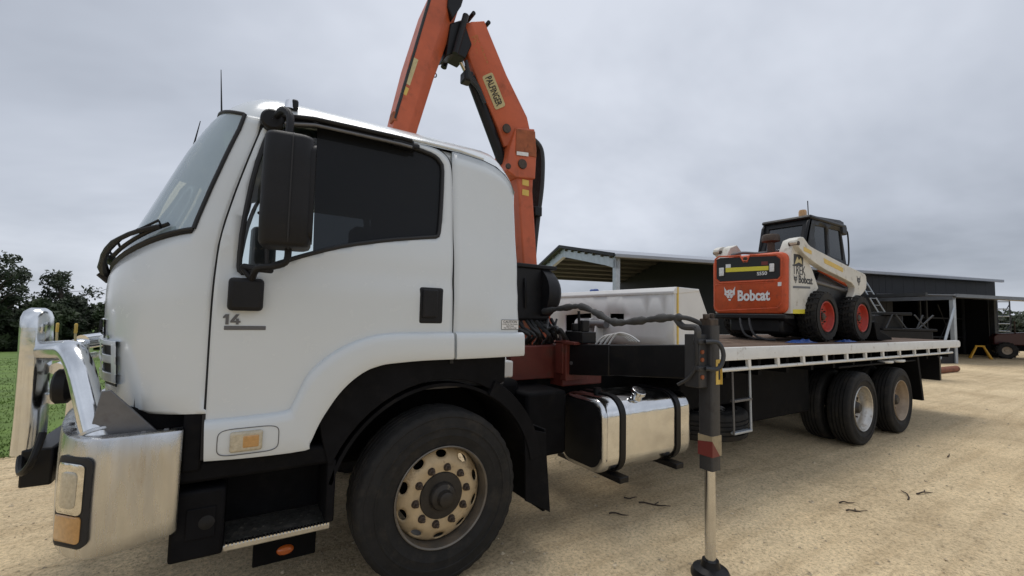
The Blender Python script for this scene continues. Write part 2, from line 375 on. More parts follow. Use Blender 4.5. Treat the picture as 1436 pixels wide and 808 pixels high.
def smoothpoly(pts, k=4, closed=False):
    """Catmull-Rom through the given points"""
    P = [Vector(q) for q in pts]; n = len(P); out = []
    for i in range(n if closed else n-1):
        p0 = P[(i-1) % n] if closed or i > 0 else P[0]; p1 = P[i]; p2 = P[(i+1) % n]; p3 = P[(i+2) % n] if closed or i+2 < n else P[-1]
        for j in range(k):
            t = j/k
            out.append(0.5*((2*p1)+(p2-p0)*t+(2*p0-5*p1+4*p2-p3)*t*t+(3*p1-p0-3*p2+p3)*t**3))
    if not closed: out.append(P[-1])
    return [tuple(q) for q in out]
def panel(name, outer, holes, fn, m, parent, step=0.05, solid=0.015, bevel=0.0, soff=-1):
    """sheet with holes; outline in 2-D, fn(a,b) -> 3-D point"""
    outer = resample(outer, step); holes = [resample(h, step) for h in holes]
    vs, es = [], []
    for loop in [outer]+holes:
        k = len(vs); n = len(loop); vs += [Vector(q) for q in loop]; es += [(k+i, k+(i+1) % n) for i in range(n)]
    x0, x1 = min(q[0] for q in outer), max(q[0] for q in outer); y0, y1 = min(q[1] for q in outer), max(q[1] for q in outer)
    bnd = [Vector(q) for l in [outer]+holes for q in l]
    x = x0+step/2
    while x < x1:
        y = y0+step/2
        while y < y1:
            if inpoly(x, y, outer) and not any(inpoly(x, y, h) for h in holes):
                q = Vector((x, y))
                if min((q-b).length_squared for b in bnd) > (step*0.45)**2: vs.append(q)
            y += step
        x += step
    ov, oe, of, *_ = delaunay_2d_cdt(vs, es, [], 0, 1e-5)
    fs = []
    for f in of:
        cx = sum(ov[i][0] for i in f)/3; cy = sum(ov[i][1] for i in f)/3
        if inpoly(cx, cy, outer) and not any(inpoly(cx, cy, h) for h in holes): fs.append(tuple(f))
    me = bpy.data.meshes.new(name); me.from_pydata([tuple(fn(q[0], q[1])) for q in ov], [], fs)
    bm = bmesh.new(); bm.from_mesh(me)
    bmesh.ops.delete(bm, geom=[v for v in bm.verts if not v.link_faces], context='VERTS')
    bmesh.ops.recalc_face_normals(bm, faces=bm.faces)
    # make the sheet face the camera side
    bm.faces.ensure_lookup_table()
    c = sum((f.calc_center_median() for f in bm.faces), Vector())/len(bm.faces); nn = sum((f.normal*f.calc_area() for f in bm.faces), Vector())
    if nn.dot(CAM-c) < 0: bmesh.ops.reverse_faces(bm, faces=bm.faces)
    bm.to_mesh(me); bm.free()
    return mkobj(name, me, m, parent, bevel, True, 30, 2, solid, soff)
def interp(tab, x):
    if x <= tab[0][0]: return tab[0][1]
    for (a, b), (c, d) in zip(tab, tab[1:]):
        if x <= c: return b+(d-b)*(x-a)/(c-a)
    return tab[-1][1]
def sstep(a, b, x):
    t = max(0, min(1, (x-a)/(b-a))); return t*t*(3-2*t)
def copy_tree(o, parent=None):
    c = o.copy(); C.objects.link(c); c.parent = parent
    for ch in [q for q in bpy.data.objects if q.parent == o]: copy_tree(ch, c)
    return c
def rebase(root, loc):
    loc = Vector(loc); seen = set()
    def rec(o):
        if o.type == 'MESH' and o.data.name not in seen:
            seen.add(o.data.name); o.data.transform(Matrix.Translation(-loc))
        for ch in o.children: rec(ch)
    bpy.context.view_layer.update()
    for ch in root.children: rec(ch)
    root.location = loc

# ------------------------------------------------------------------ terrain
def slope(x, y):
    """the paddock beyond the truck's nose falls away to the tree line"""
    k = 1-sstep(-3, 9, x)
    d = max(0.0, y-5.0)
    return -0.054*d*d/(d+3.0)*k if d < 70 else -0.054*70*70/73*k
def relief(x, y):
    d = math.hypot(x-CAM.x, y-CAM.y)
    k = max(0, 1-d/60)
    h = noise.noise((x*0.35, y*0.35, 0))*0.035*k*min(1, d/6)
    h += noise.noise((x*2.2, y*2.2, 3))*0.010*k
    h += noise.noise((x*7, y*7, 7))*0.005*k
    if d < 14: h += noise.noise((x*0.5, y*6.5, 11))*0.008*(1-d/14)
    for yt in (-1.55, -3.35, 6.2, 7.9):
        c_ = yt+0.25*math.sin(x*0.11+yt)+0.02*x; dd = abs(y-c_)
        if dd < 0.5: h += (-0.022*math.exp(-(dd/0.16)**2)+0.012*math.exp(-((dd-0.26)/0.07)**2))*(0.75+0.25*math.sin(x*26+8*abs(y-c_)))
    # keep the ground flat where the truck stands
    if -2 < x < 11 and -1.1 < y < 3: h *= 0.45
    return h
def edge_y(x):  # sand / grass border
    return 4.45+0.9*sstep(-2, 4, x)*(x+2)+noise.noise((x*0.7, 5, 0))*0.25+noise.noise((x*3, 2, 0))*0.07
def axis(lo, hi, c, d0, g):
    out = [c]; s = d0
    while out[-1] < hi: out.append(out[-1]+s); s *= g
    l = [c]; s = d0
    while l[-1] > lo: l.append(l[-1]-s); s *= g
    return sorted(set(l[1:]+out))
gx = axis(-420, 600, 0.6, 0.09, 1.028); gy = axis(-380, 600, -0.6, 0.08, 1.028)
gv = [(x, y, slope(x, y)+relief(x, y)-0.004) for y in gy for x in gx]
nx = len(gx)
gf = [(j*nx+i, j*nx+i+1, (j+1)*nx+i+1, (j+1)*nx+i) for j in range(len(gy)-1) for i in range(nx-1)]
me = bpy.data.meshes.new('ground'); me.from_pydata(gv, [], gf); me.update()
tag(mkobj('ground', me, 'ground', smooth=True, ang=180), kind='structure')

# grass paddock: a sheet a little above the sand with a ragged edge
xs = [-140+ i*4 for i in range(27)]+[-34+i*0.8 for i in range(64)]
ts = [0, 0.15, 0.4, 0.8, 1.4, 2.2, 3.5, 5, 7, 10, 14, 19, 25, 33, 42, 55, 80, 140]
pv = [(x, edge_y(x)+t, slope(x, edge_y(x)+t)+relief(x, edge_y(x)+t)+0.006+0.012*min(1, t)) for x in xs for t in ts]
pf = [(i*len(ts)+j, (i+1)*len(ts)+j, (i+1)*len(ts)+j+1, i*len(ts)+j+1) for i in range(len(xs)-1) for j in range(len(ts)-1)]
me = bpy.data.meshes.new('grass_field'); me.from_pydata(pv, [], pf); me.update()
tag(mkobj('grass_field', me, 'grass_ground', smooth=True, ang=180), kind='structure')
gb = MB()
for i in range(26000):
    d = 0.0+28*random.random()**1.8
    x = random.uniform(-3.2-0.42*d, -0.8-0.1*d) if i % 3 else random.uniform(-8, 2)
    y = edge_y(x)-0.06+d
    h = random.uniform(0.02, 0.055)*(1 if d > 0.3 else 0.6); a = random.random()*PI; w = random.uniform(0.006, 0.012)*(1+d*0.08)
    z = slope(x, y)+relief(x, y)+0.004; lx, ly = random.uniform(-.035, .035), random.uniform(-.035, .035)
    gb.add([(x-math.cos(a)*w, y-math.sin(a)*w, z), (x+math.cos(a)*w, y+math.sin(a)*w, z), (x+lx, y+ly, z+h)], [(0, 1, 2)])
tag(gb.build('grass', 'grass_blade', smooth=False, fix=False), 'short green pasture grass beyond the sandy yard', 'grass', kind='stuff')

# loose stones on the sand
st = MB()
octa = [(1, 0, 0), (-1, 0, 0), (0, 1, 0), (0, -1, 0), (0, 0, 1), (0, 0, -1)]
of_ = [(0, 2, 4), (2, 1, 4), (1, 3, 4), (3, 0, 4), (2, 0, 5), (1, 2, 5), (3, 1, 5), (0, 3, 5)]
for i in range(11000):
    d = 1.2+13*random.random()**1.6; a = YAW+R(random.uniform(-58, 58))
    x, y = CAM.x+math.sin(a)*d, CAM.y+math.cos(a)*d
    if y > edge_y(x)-0.1: continue
    s = random.uniform(0.0025, 0.007)*(1+(random.random() < 0.06)*random.uniform(0.8, 2.2))*(1+d*0.06)
    M = Matrix.Translation((x, y, slope(x, y)+relief(x, y)-0.002)) @ Matrix.Rotation(random.random()*6, 4, 'Z') @ Matrix.Diagonal((s*random.uniform(.8, 1.5), s, s*random.uniform(.5, .9), 1))
    st.add([(q[0]*random.uniform(.8, 1.2), q[1]*random.uniform(.8, 1.2), q[2]) for q in octa], of_, M)
tag(st.build('gravel', 'stone', smooth=False, fix=False), 'small loose stones scattered over the sandy yard', 'gravel', kind='stuff')

# pasture round the yard and a far belt of woodland
NA = 120; rads = [62, 66, 75, 90, 115, 150, 200, 280, 380]
fv = []
for i in range(NA):
    a = 2*PI*i/NA
    for j, r in enumerate(rads):
        rr = r+(3*noise.noise((math.cos(a)*6, math.sin(a)*6, 0)) if j == 0 else 0); x, y = 8+rr*math.sin(a), rr*math.cos(a); fv.append((x, y, slope(x, y)+0.03))
ff_ = [(i*len(rads)+j, i*len(rads)+j+1, ((i+1) % NA)*len(rads)+j+1, ((i+1) % NA)*len(rads)+j) for i in range(NA) for j in range(len(rads)-1)]
me = bpy.data.meshes.new('pasture'); me.from_pydata(fv, [], ff_); me.update()
tag(mkobj('pasture', me, 'grass_ground', smooth=True, ang=180), kind='structure')
rw = random.Random(90); wv, wf = [], []
for i in range(26000):
    a = rw.random()*2*PI; r = rw.uniform(170, 190); top = 5.5+2.5*noise.noise((math.cos(a)*9, math.sin(a)*9, 4))
    x, y = 8+r*math.sin(a), r*math.cos(a); z = slope(x, y)+top*rw.random()**0.7; q = 0.5*rw.uniform(0.6, 1.5)
    a1 = Vector((rw.gauss(0, 1), rw.gauss(0, 1), rw.gauss(0, 1))).normalized()*q; a2 = a1.orthogonal().normalized()*q*0.7; p = Vector((x, y, z))
    k = len(wv); wv += [tuple(p-a1), tuple(p+a2), tuple(p+a1), tuple(p-a2)]; wf.append((k, k+1, k+2, k+3))
me = bpy.data.meshes.new('woodland'); me.from_pydata(wv, [], wf)
tag(mkobj('woodland', me, 'leaf_dark', smooth=False), 'far dark belt of woodland around the pasture', 'woodland', kind='stuff')

# ------------------------------------------------------------------ the truck
truck = thing('crane_truck', 'white flatbed crane truck with polished bull bar and loader on its tray', 'truck')
CY = 1.2                                         # centre line of the truck
YS = lambda z: 0.03+0.014*sstep(1.74, 1.86, z)+0.115*max(0.0, z-1.85)*sstep(1.85, 2.15, z)
def SP(u, v):
    """pixel -> (x, z) on the cab's side skin"""
    y = 0.03
    for _ in range(4):
        q = onY(u, v, y); y = YS(q.z)
    return (q.x, q.z)
side3 = lambda off: (lambda x, z: (x, YS(z)-off, z))

# ---- cab front shell
_df = [SP(*q) for q in [(366, 184), (350, 222), (332, 268), (318, 308), (309, 340), (303, 380), (298, 430), (294, 490), (291, 540), (287, 600), (286, 646)]]
XA = sorted([(z, x-0.005) for x, z in _df])+[(2.66, SP(372, 172)[0]-0.012), (2.8, SP(372, 172)[0]+0.02)]
XA_OLD = [(0.9, -1.212), (1.2, -1.218), (1.98, -1.207), (2.25, -1.165), (2.507, -1.09), (2.66, -1.045), (2.8, -1.0)]
XC = [(1.0, -1.69), (1.16, -1.715), (1.5, -1.745), (1.75, -1.75), (1.82, -1.735), (2.05, -1.64), (2.5, -1.455), (2.65, -1.375), (2.8, -1.25)]
def CF(a, z, off=0.0):
    """cab front skin; a = angle from the centre line, -90 deg = near side"""
    xa, xc = interp(XA, z)-0.004, interp(XC, z)
    s, c = math.sin(a), math.cos(a)
    u = math.copysign(abs(s)**0.667, s)
    ys = YS(z)
    y = CY+u*(CY-ys)
    x = xa+(xc-xa)*c
    nrm = Vector((-c*1.0, u**3 if True else 0, 0)); nrm = Vector((-max(c, 0.02), math.copysign(abs(s)**1.5, s), 0.25*c)).normalized()
    return Vector((x, y, z))+nrm*off
AP = R(76)
ZB = lambda a: 1.81+0.205*math.sin(a)**2
ZT = lambda a: 2.77-0.13*math.sin(a)**2
angs = [R(-90+i*180/72) for i in range(73)]
angs = sorted(angs+[-AP, AP])
def rows(a, z0, z1, n): return [z0+(z1-z0)*i/n for i in range(n+1)]
m = MB()      # below the windscreen
m.loft([[CF(a, 1.15+(ZB(a)-1.15)*i/10) for a in angs] for i in range(11)], closed=False)
for sgn in (-1, 1):   # A pillars beside the windscreen
    aa = [a for a in angs if (a <= -AP+1e-6 if sgn < 0 else a >= AP-1e-6)]
    m.loft([[CF(a, ZB(a)+(ZT(a)-ZB(a))*i/14) for a in aa] for i in range(15)], closed=False)
# tuck the lower edge under
m.loft([[CF(a, 1.15) for a in angs], [CF(a, 1.13)+Vector((0.03, 0, 0)) for a in angs], [CF(a, 1.12)+Vector((0.14, 0, 0)) for a in angs]], closed=False)
bmf = m.build('cab_front', 'white_paint', truck, ang=50, solid=0.012, soff=1)
def face_out(o, centre):
    """flip so normals point away from centre"""
    bm = bmesh.new(); bm.from_mesh(o.data); bmesh.ops.remove_doubles(bm, verts=bm.verts, dist=1e-5); bmesh.ops.recalc_face_normals(bm, faces=bm.faces)
    s = sum((f.calc_center_median()-Vector(centre)).dot(f.normal)*f.calc_area() for f in bm.faces)
    if s < 0: bmesh.ops.reverse_faces(bm, faces=bm.faces)
    bm.to_mesh(o.data); bm.free()
    o.data.polygons.foreach_set('use_smooth', [True]*len(o.data.polygons)); o.data.set_sharp_from_angle(angle=R(45))
face_out(bmf, (-0.8, CY, 1.9)); bmf.modifiers['solid'].offset = -1
# windscreen glass and its black border
wa = [a for a in angs if -AP-1e-6 <= a <= AP+1e-6]
m = MB(); m.loft([[CF(a, ZB(a)+(ZT(a)-ZB(a))*i/14, 0.001) for a in wa] for i in range(15)], closed=False)
ws = m.build('windscreen', 'windscreen_glass', truck, ang=60); face_out(ws, (-0.8, CY, 1.9))
m = MB()
loop = [CF(a, ZB(a), 0.004) for a in wa]+[CF(AP, ZB(AP)+(ZT(AP)-ZB(AP))*i/14, 0.004) for i in range(1, 14)]+[CF(a, ZT(a), 0.004) for a in wa[::-1]]+[CF(-AP, ZT(AP)+(ZB(AP)-ZT(AP))*i/14, 0.004) for i in range(1, 14)]
m.tube(loop+[loop[0]], 0.010, 8, cap=False); m.build('windscreen_seal', 'seal', truck)
# sun visor band and interior seen through the glass
m = MB(); m.loft([[CF(a, ZT(a)-0.10, -0.02) for a in wa], [CF(a, ZT(a)-0.005, -0.02) for a in wa]], closed=False); m.build('windscreen_band', 'interior', truck)

# ---- roof
ring = [CF(a, ZT(a)-0.012, 0.002) for a in angs]
far = [(-1.0, 2.655), (-0.6, 2.688), (-0.15, 2.712), (0.1, 2.715), (0.28, 2.70), (0.38, 2.675), (0.45, 2.63), (0.50, 2.57), (0.525, 2.51)]
rear = [(0.545, 0.17, 2.48), (0.548, 0.30, 2.47), (0.548, 0.8, 2.47), (0.548, 1.2, 2.47)]
ring = ring[::-1]        # from far side round the front to the near side
near_side = [Vector((x, YS(z)-0.002, z)) for x, z in far]
farside = [Vector((x, 2*CY-YS(z)+0.002, z)) for x, z in far]
rr = [Vector(q) for q in rear]; rrf = [Vector((q[0], 2*CY-q[1], q[2])) for q in rear]
loop = ring+near_side+rr+rrf[-2::-1]+farside[::-1]
loop = [Vector(q) for q in resample(loop, 0.06)]
cen = Vector((-0.35, CY, 2.855))
rings = []
for s in (0, 0.012, 0.03, 0.055, 0.09, 0.14, 0.2, 0.28, 0.38, 0.5, 0.65, 0.8, 0.95):
    k = 1-(1-min(s/0.24, 1))**2.2
    rings.append([Vector((q.x+(cen.x-q.x)*s, q.y+(cen.y-q.y)*s, q.z+(cen.z-q.z)*k)) for q in loop])
m = MB().loft(rings, closed=True, cap1=True)
roof = m.build('cab_roof', 'white_paint', truck, ang=60); 
# gutter strip and roof ridge pressing
m = MB(); m.tube([(x, YS(z)+0.004, z+0.012) for x, z in [(-0.98, 2.664), (-0.6, 2.695), (-0.15, 2.72), (0.1, 2.72), (0.28, 2.70)]], 0.008, 6); m.build('roof_gutter', 'white_paint', truck)
for yy in (0.45, 1.95): MB().box((-0.75, yy-0.05, 2.845), (0.25, yy+0.05, 2.872)).build('roof_rib', 'white_paint', truck, bevel=0.02, seg=3)

# ---- door with window opening
flare_top = [SP(*q) for q in [(287, 589), (330, 585), (398, 576), (409, 567), (420, 545), (433, 522), (455, 502), (480, 486), (510, 474), (540, 468), (590, 466), (634, 466)]]
flare_bot = [SP(*q) for q in [(286, 646), (350, 641), (427, 631), (434, 622), (446, 596), (458, 576), (475, 552), (494, 533), (515, 519), (540, 511), (590, 506), (634, 504)]]
door_up = [SP(*q) for q in [(634, 400), (635, 300), (634, 250), (630, 226), (620, 214), (604, 206), (560, 193), (500, 179), (440, 168), (400, 162), (385, 163), (374, 170)]]
door_front = [SP(*q) for q in [(366, 184), (350, 222), (332, 268), (318, 308), (309, 340), (303, 380), (298, 430), (294, 490), (291, 540)]]
flare_mid = [((a[0]+b[0])/2, (a[1]+b[1])/2) for a, b in zip(flare_top, flare_bot)]
door_outer = smoothpoly(flare_mid, 2)+smoothpoly(door_up, 3)+smoothpoly(door_front, 2)
win = [SP(*q) for q in [(335, 374), (338, 381), (346, 383), (391, 369), (432, 357), (478, 346), (520, 340), (557, 336), (604, 333), (612, 332), (616, 326), (619, 290), (621, 240), (618, 228), (610, 219), (597, 213), (573, 205), (510, 190), (446, 175), (404, 166), (390, 168), (380, 180), (361, 227), (347, 285), (339, 330)]]
win_s = smoothpoly(win, 2, closed=True)
door = panel('door', door_outer, [win_s], side3(0.0), 'white_paint', truck, 0.04, 0.02)
xsp = SP(441, 300)[0]
wl_ = [(min(x, xsp), z) for x, z in win_s]; wr_ = [(max(x, xsp), z) for x, z in win_s]
def dedupe(P):
    out = []
    for q in P:
        if not out or math.dist(q, out[-1]) > 1e-4: out.append(q)
    return out
def clip(P, keep_left):
    out = []
    for i in range(len(P)):
        a, b = P[i], P[(i+1) % len(P)]; ia = (a[0] <= xsp) == keep_left; ib = (b[0] <= xsp) == keep_left
        if ia: out.append(a)
        if ia != ib: t = (xsp-a[0])/(b[0]-a[0]); out.append((xsp, a[1]+(b[1]-a[1])*t))
    return dedupe(out)
panel('window_glass', clip(win_s, True), [], side3(-0.014), 'clear_glass', door, 0.06, 0.0)
panel('window_glass', clip(win_s, False), [], side3(-0.014), 'door_glass', door, 0.06, 0.0)
m = MB(); l3 = [Vector((x, YS(z)+0.004, z)) for x, z in win_s]; m.tube(l3+[l3[0]], 0.013, 8, cap=False); m.build('window_seal', 'seal', door)
# quarter-light divider
a, b = SP(376, 205), SP(374, 372)
m = MB().tube([(a[0], YS(a[1])+0.006, a[1]), (b[0], YS(b[1])+0.006, b[1])], 0.011, 8); m.build('window_divider', 'seal', door)
# weather shield and the two rails above the glass
m = MB()
top = [(400, 161), (440, 169), (500, 182), (560, 196), (585, 202)]; bot = [(400, 182), (440, 183), (500, 193), (560, 207), (585, 212)]
P3 = lambda q, o: Vector((SP(*q)[0], YS(SP(*q)[1])-o, SP(*q)[1]))
m.loft([[P3(q, 0.012) for q in top], [P3(((q[0]+w[0])/2, (q[1]+w[1])/2), 0.045) for q, w in zip(top, bot)], [P3(q, 0.05) for q in bot]], closed=False)
m.build('weather_shield', 'black_plastic', door, solid=0.004)
m = MB().tube([P3(q, 0.05) for q in [(394, 167), (440, 172), (500, 185), (560, 198), (574, 202)]], 0.014, 10); m.build('shield_rail', 'black_paint', door)
m = MB().tube([P3(q, 0.05) for q in [(398, 178), (440, 180), (500, 193), (560, 206), (574, 210)]], 0.009, 10); m.build('shield_rail', 'steel_grey', door)
m = MB(); q0, q1 = P3(((548, 193)), 0), P3((577, 212), 0); m.box((q0.x, q0.y-0.055, min(q0.z, q1.z)-0.005), (q1.x, q1.y-0.0, max(q0.z, q1.z)-0.01)); m.build('shield_bracket', 'black_paint', door, bevel=0.004)
# wheel-arch flare on the door: rounded strip standing proud
def strip(name, top, bot, off, mm, parent, k=8):
    top = smoothpoly(top, 3); bot = smoothpoly(bot, 3); rings = []
    prof = [(0.0, -0.25), (0.012, 0.2), (0.035, 0.55), (0.1, 0.88), (0.25, 1.0), (0.6, 1.0), (0.9, 0.95), (0.985, 0.7), (1.0, 0.2), (1.0, -0.6)]
    rings = [[Vector((t[0]+(b[0]-t[0])*s, YS(t[1])-off*h, t[1]+(b[1]-t[1])*s)) for t, b in zip(top, bot)] for s, h in prof]
    m = MB().loft(rings, closed=False)
    # close the ends
    n = len(top)
    for e_ in (0, n-1):
        m.add([r[e_] for r in rings], [tuple(range(len(rings)))])
    o = m.build(name, mm, parent, ang=50); return o
strip('arch_flare', flare_top, flare_bot, 0.034, 'white_paint', door)
panel('sill_panel', smoothpoly(flare_top, 1)[::1]+smoothpoly(flare_bot, 1)[::-1], [], side3(-0.002), 'white_paint', door, 0.05, 0.02)
# side repeater in its oval recess
cA, cB = SP(323, 604), SP(367, 627)
m = MB(); m.box((cA[0], 0.03-0.052, cB[1]), (cB[0], 0.01, cA[1])); m.build('side_repeater', 'clear_lens', door, bevel=0.012, seg=3)
m = MB(); m.box((cA[0]+0.05, 0.03-0.0545, cB[1]+0.016), (cB[0]-0.012, 0.01, cA[1]-0.016)); m.build('amber_bulb', 'amber_lens', door, bevel=0.01, seg=3)
m = MB(); cx, cz = (cA[0]+cB[0])/2+0.01, (cA[1]+cB[1])/2
lp = [Vector((cx+math.copysign(abs(math.cos(t))**0.4, math.cos(t))*0.128, 0.03-0.0345, cz+math.copysign(abs(math.sin(t))**0.4, math.sin(t))*0.062)) for t in [2*PI*i/40 for i in range(41)]]
m.tube(lp, 0.0022, 6, cap=False); m.build('repeater_recess', 'lettering_grey', door)
# handle
hA, hB = SP(588, 402), SP(621, 455)
m = MB().box((hA[0], 0.03-0.006, hB[1]), (hB[0], 0.06, hA[1])); m.build('handle_recess', 'black_plastic', door, bevel=0.02, seg=3)
m = MB().box((hA[0]+0.018, 0.03-0.026, hB[1]+0.04), (hB[0]-0.045, 0.04, hA[1]-0.015)); m.build('door_handle', 'black_plastic', door, bevel=0.01, seg=3)
# badge
FR = lambda x, z, off=0.0: frame((x, YS(z)-off, z), (1, 0, 0), (0, 0, 1), (0, -1, 0))
q = SP(312, 455); w = SP(338, 441)
h_, w_ = w[1]-q[1], w[0]-q[0]
MB().prism([(0, 0.60), (0, 0.74), (0.13, 1.0), (0.33, 1.0), (0.33, 0), (0.15, 0), (0.15, 0.66)], lambda a, b, d: (q[0]+a*w_, d, q[1]+b*h_), 0.026, 0.031).build('badge_number', 'lettering_grey', door)
MB().prism([(0.42, 0.18), (0.42, 0.36), (0.72, 1.0), (0.92, 1.0), (0.64, 0.36), (0.74, 0.36), (0.74, 0.58), (0.90, 0.58), (0.90, 0.36), (1.0, 0.36), (1.0, 0.18), (0.90, 0.18), (0.90, 0), (0.74, 0), (0.74, 0.18)], lambda a, b, d: (q[0]+a*w_, d, q[1]+b*h_), 0.026, 0.031).build('badge_number', 'lettering_grey', door)
q = SP(314, 461); w = SP(373, 455)
box('badge_bar', (q[0], 0.026, q[1]-0.006), (w[0], 0.032, q[1]+0.014), 'lettering_grey', door, 0.002)
# seam backing
m = MB()
df = [SP(*q) for q in [(634, 510), (634, 400), (635, 300), (634, 250), (630, 226), (620, 214), (604, 206), (560, 193)]]
m.tube([(x+0.003, YS(z)+0.016, z) for x, z in smoothpoly(df, 3)], 0.012, 6)
df = [SP(*q) for q in [(372, 172), (366, 184), (350, 222), (332, 268), (318, 308), (309, 340), (303, 380), (298, 430), (294, 490), (291, 540), (288, 600), (286, 646)]]
m.tube([(x-0.004, YS(z)+0.016, z) for x, z in smoothpoly(df, 3)], 0.013, 6)
m.build('door_seal', 'seal', truck)

fo = [(-1.03, 2.40)]+[(x, z-0.006) for x, z in far[:4]]+[(0.06, 2.70), (0.06, 1.36), (-0.3, 1.40)]
dc = Vector((-0.45, 2.0)); fh = [tuple(dc+(Vector(q)-dc)*0.94) for q in smoothpoly(door_up, 3)]
fo = [(-1.10, 2.45), (-1.03, 2.64)]+[(x, z-0.006) for x, z in far[:4]]+[(0.06, 2.70), (0.06, 1.40), (0.0, 1.40)]+[tuple(dc+(Vector(q)-dc)*0.93) for q in smoothpoly(door_up, 3)]+[(-0.98, 2.45)]
panel('door_frame', fo, [], side3(-0.024), 'white_paint', truck, 0.05, 0.01)
# ---- rear quarter of the cab with a rounded rear corner
def QT(x):  # top of the panel at x
    return interp(far, x)-0.004
cols = [(0.041, 0)]+[(0.041+0.459*i/10, 0) for i in range(1, 11)]+[(0.50+0.045*math.sin(t), 0.045*(1-math.cos(t))) for t in [R(90)*i/8 for i in range(1, 9)]]+[(0.545, 0.045+0.2*i) for i in range(1, 6)]
for sgn in (1, -1):
    rings = []
    for i in range(15):
        row = []
        for (x, d) in cols:
            zt = QT(min(x, 0.525)); zb = 1.35; z = zb+(zt-zb)*i/14
            cr_ = 0.014*sstep(0.26, 0.40, x)*sstep(1.6, 1.7, z)*(1-sstep(2.45, 2.55, z))   # pressed vertical crease
            y = YS(z)+d-cr_*0+cr_
            row.append(Vector((x, y if sgn > 0 else 2*CY-y, z)))
        rings.append(row)
    m = MB().loft(rings, closed=False); o = m.build('rear_quarter' if sgn > 0 else 'rear_quarter', 'white_paint', truck, ang=40, solid=0.015); face_out(o, (-0.3, CY, 2.0))
fq = [SP(*q) for q in [(638, 466), (680, 466), (732, 466)]]; fb = [SP(*q) for q in [(638, 504), (680, 502), (732, 499)]]
strip('arch_flare', fq, fb, 0.034, 'white_paint', truck)
m = MB().box((0.04, 0.032, 1.345), (0.56, 0.12, 1.51)); m.build('quarter_sill', 'white_paint', truck, bevel=0.01)
# caution sticker
q = SP(703, 462); w = SP(727, 449)
box('caution_label', (q[0], 0.0275, q[1]), (w[0], 0.032, w[1]), 'lettering_white', truck, 0)
ff = lambda x, z: frame((x, 0.0272, z), (1, 0, 0), (0, 0, 1), (0, -1, 0))
dx, dz = w[0]-q[0], w[1]-q[1]
text('caution_text', 'CAUTION', ff(q[0]+dx*.1, q[1]+dz*.68), dz*.24, dx*.8, 'lettering_black', truck, 0.0008, 0.01)
text('caution_text', 'CHECK TILTING', ff(q[0]+dx*.06, q[1]+dz*.48), dz*.13, dx*.88, 'lettering_black', truck, 0.0008)
text('caution_text', 'BEFORE', ff(q[0]+dx*.28, q[1]+dz*.28), dz*.13, dx*.44, 'lettering_black', truck, 0.0008)
text('caution_text', 'TILTING CAB', ff(q[0]+dx*.12, q[1]+dz*.08), dz*.13, dx*.76, 'lettering_black', truck, 0.0008)
m = MB()
for (a, b) in (((q[0], q[1]), (w[0], q[1])), ((q[0], w[1]), (w[0], w[1])), ((q[0], q[1]), (q[0], w[1])), ((w[0], q[1]), (w[0], w[1]))):
    m.tube([(a[0], 0.0272, a[1]), (b[0], 0.0272, b[1])], 0.0016, 4)
m.build('caution_border', 'lettering_black', truck)
# far side of the cab: skin with window, closing panels
fw_ = lambda x, z: (x, 2*CY-YS(z), z)
full = smoothpoly(flare_bot, 2)+smoothpoly(door_up, 3)+smoothpoly(door_front, 2)+[SP(286, 646)]
o = panel('far_door', full, [win_s], fw_, 'white_paint', truck, 0.08, 0.02, soff=1); face_out(o, (-0.4, CY, 1.9)); o.modifiers['solid'].offset = -1
panel('far_window', win_s, [], lambda x, z: (x, 2*CY-YS(z)-0.014, z), 'clear_glass', o, 0.1, 0.0)
# inside of the cab
m = MB().box((-1.5, 0.16, 1.14), (0.5, 2.24, 1.22)); m.build('cab_floor', 'interior', truck, 0.01)
m = MB().box((-0.98, 0.22, 2.60), (0.45, 2.18, 2.63)); m.build('headliner', 'interior_light', truck, 0.01)
m = MB().box((0.42, 0.16, 1.2), (0.5, 2.24, 2.5)); m.build('cab_back_wall', 'interior', truck, 0.01)
m = MB().box((-1.62, 0.35, 1.3), (-1.22, 2.05, 1.84)); m.build('dashboard', 'interior', truck, 0.06, seg=3)
for yy in (0.35, 1.5):
    m = MB().box((-0.75, yy, 1.25), (-0.2, yy+0.52, 1.62)).box((-0.28, yy, 1.6), (-0.12, yy+0.52, 2.2)).box((-0.26, yy+0.13, 2.2), (-0.14, yy+0.39, 2.42))
    m.build('seat', 'interior', truck, bevel=0.04, seg=3)
m = MB(); cc = Vector((-1.02, 1.76, 1.9)); ax = Vector((0.45, 0, 0.9)).normalized()
m.lathe([(0.21+0.016*math.cos(t), 0.016*math.sin(t)) for t in [2*PI*i/8 for i in range(8)]], cc, ax, 32, close=True)
m.tube([cc-Vector((0, 0.2, 0)), cc+Vector((0, 0.2, 0))], 0.014, 8).tube([cc, cc-ax*0.35], 0.03, 8); m.build('steering_wheel', 'interior', truck)

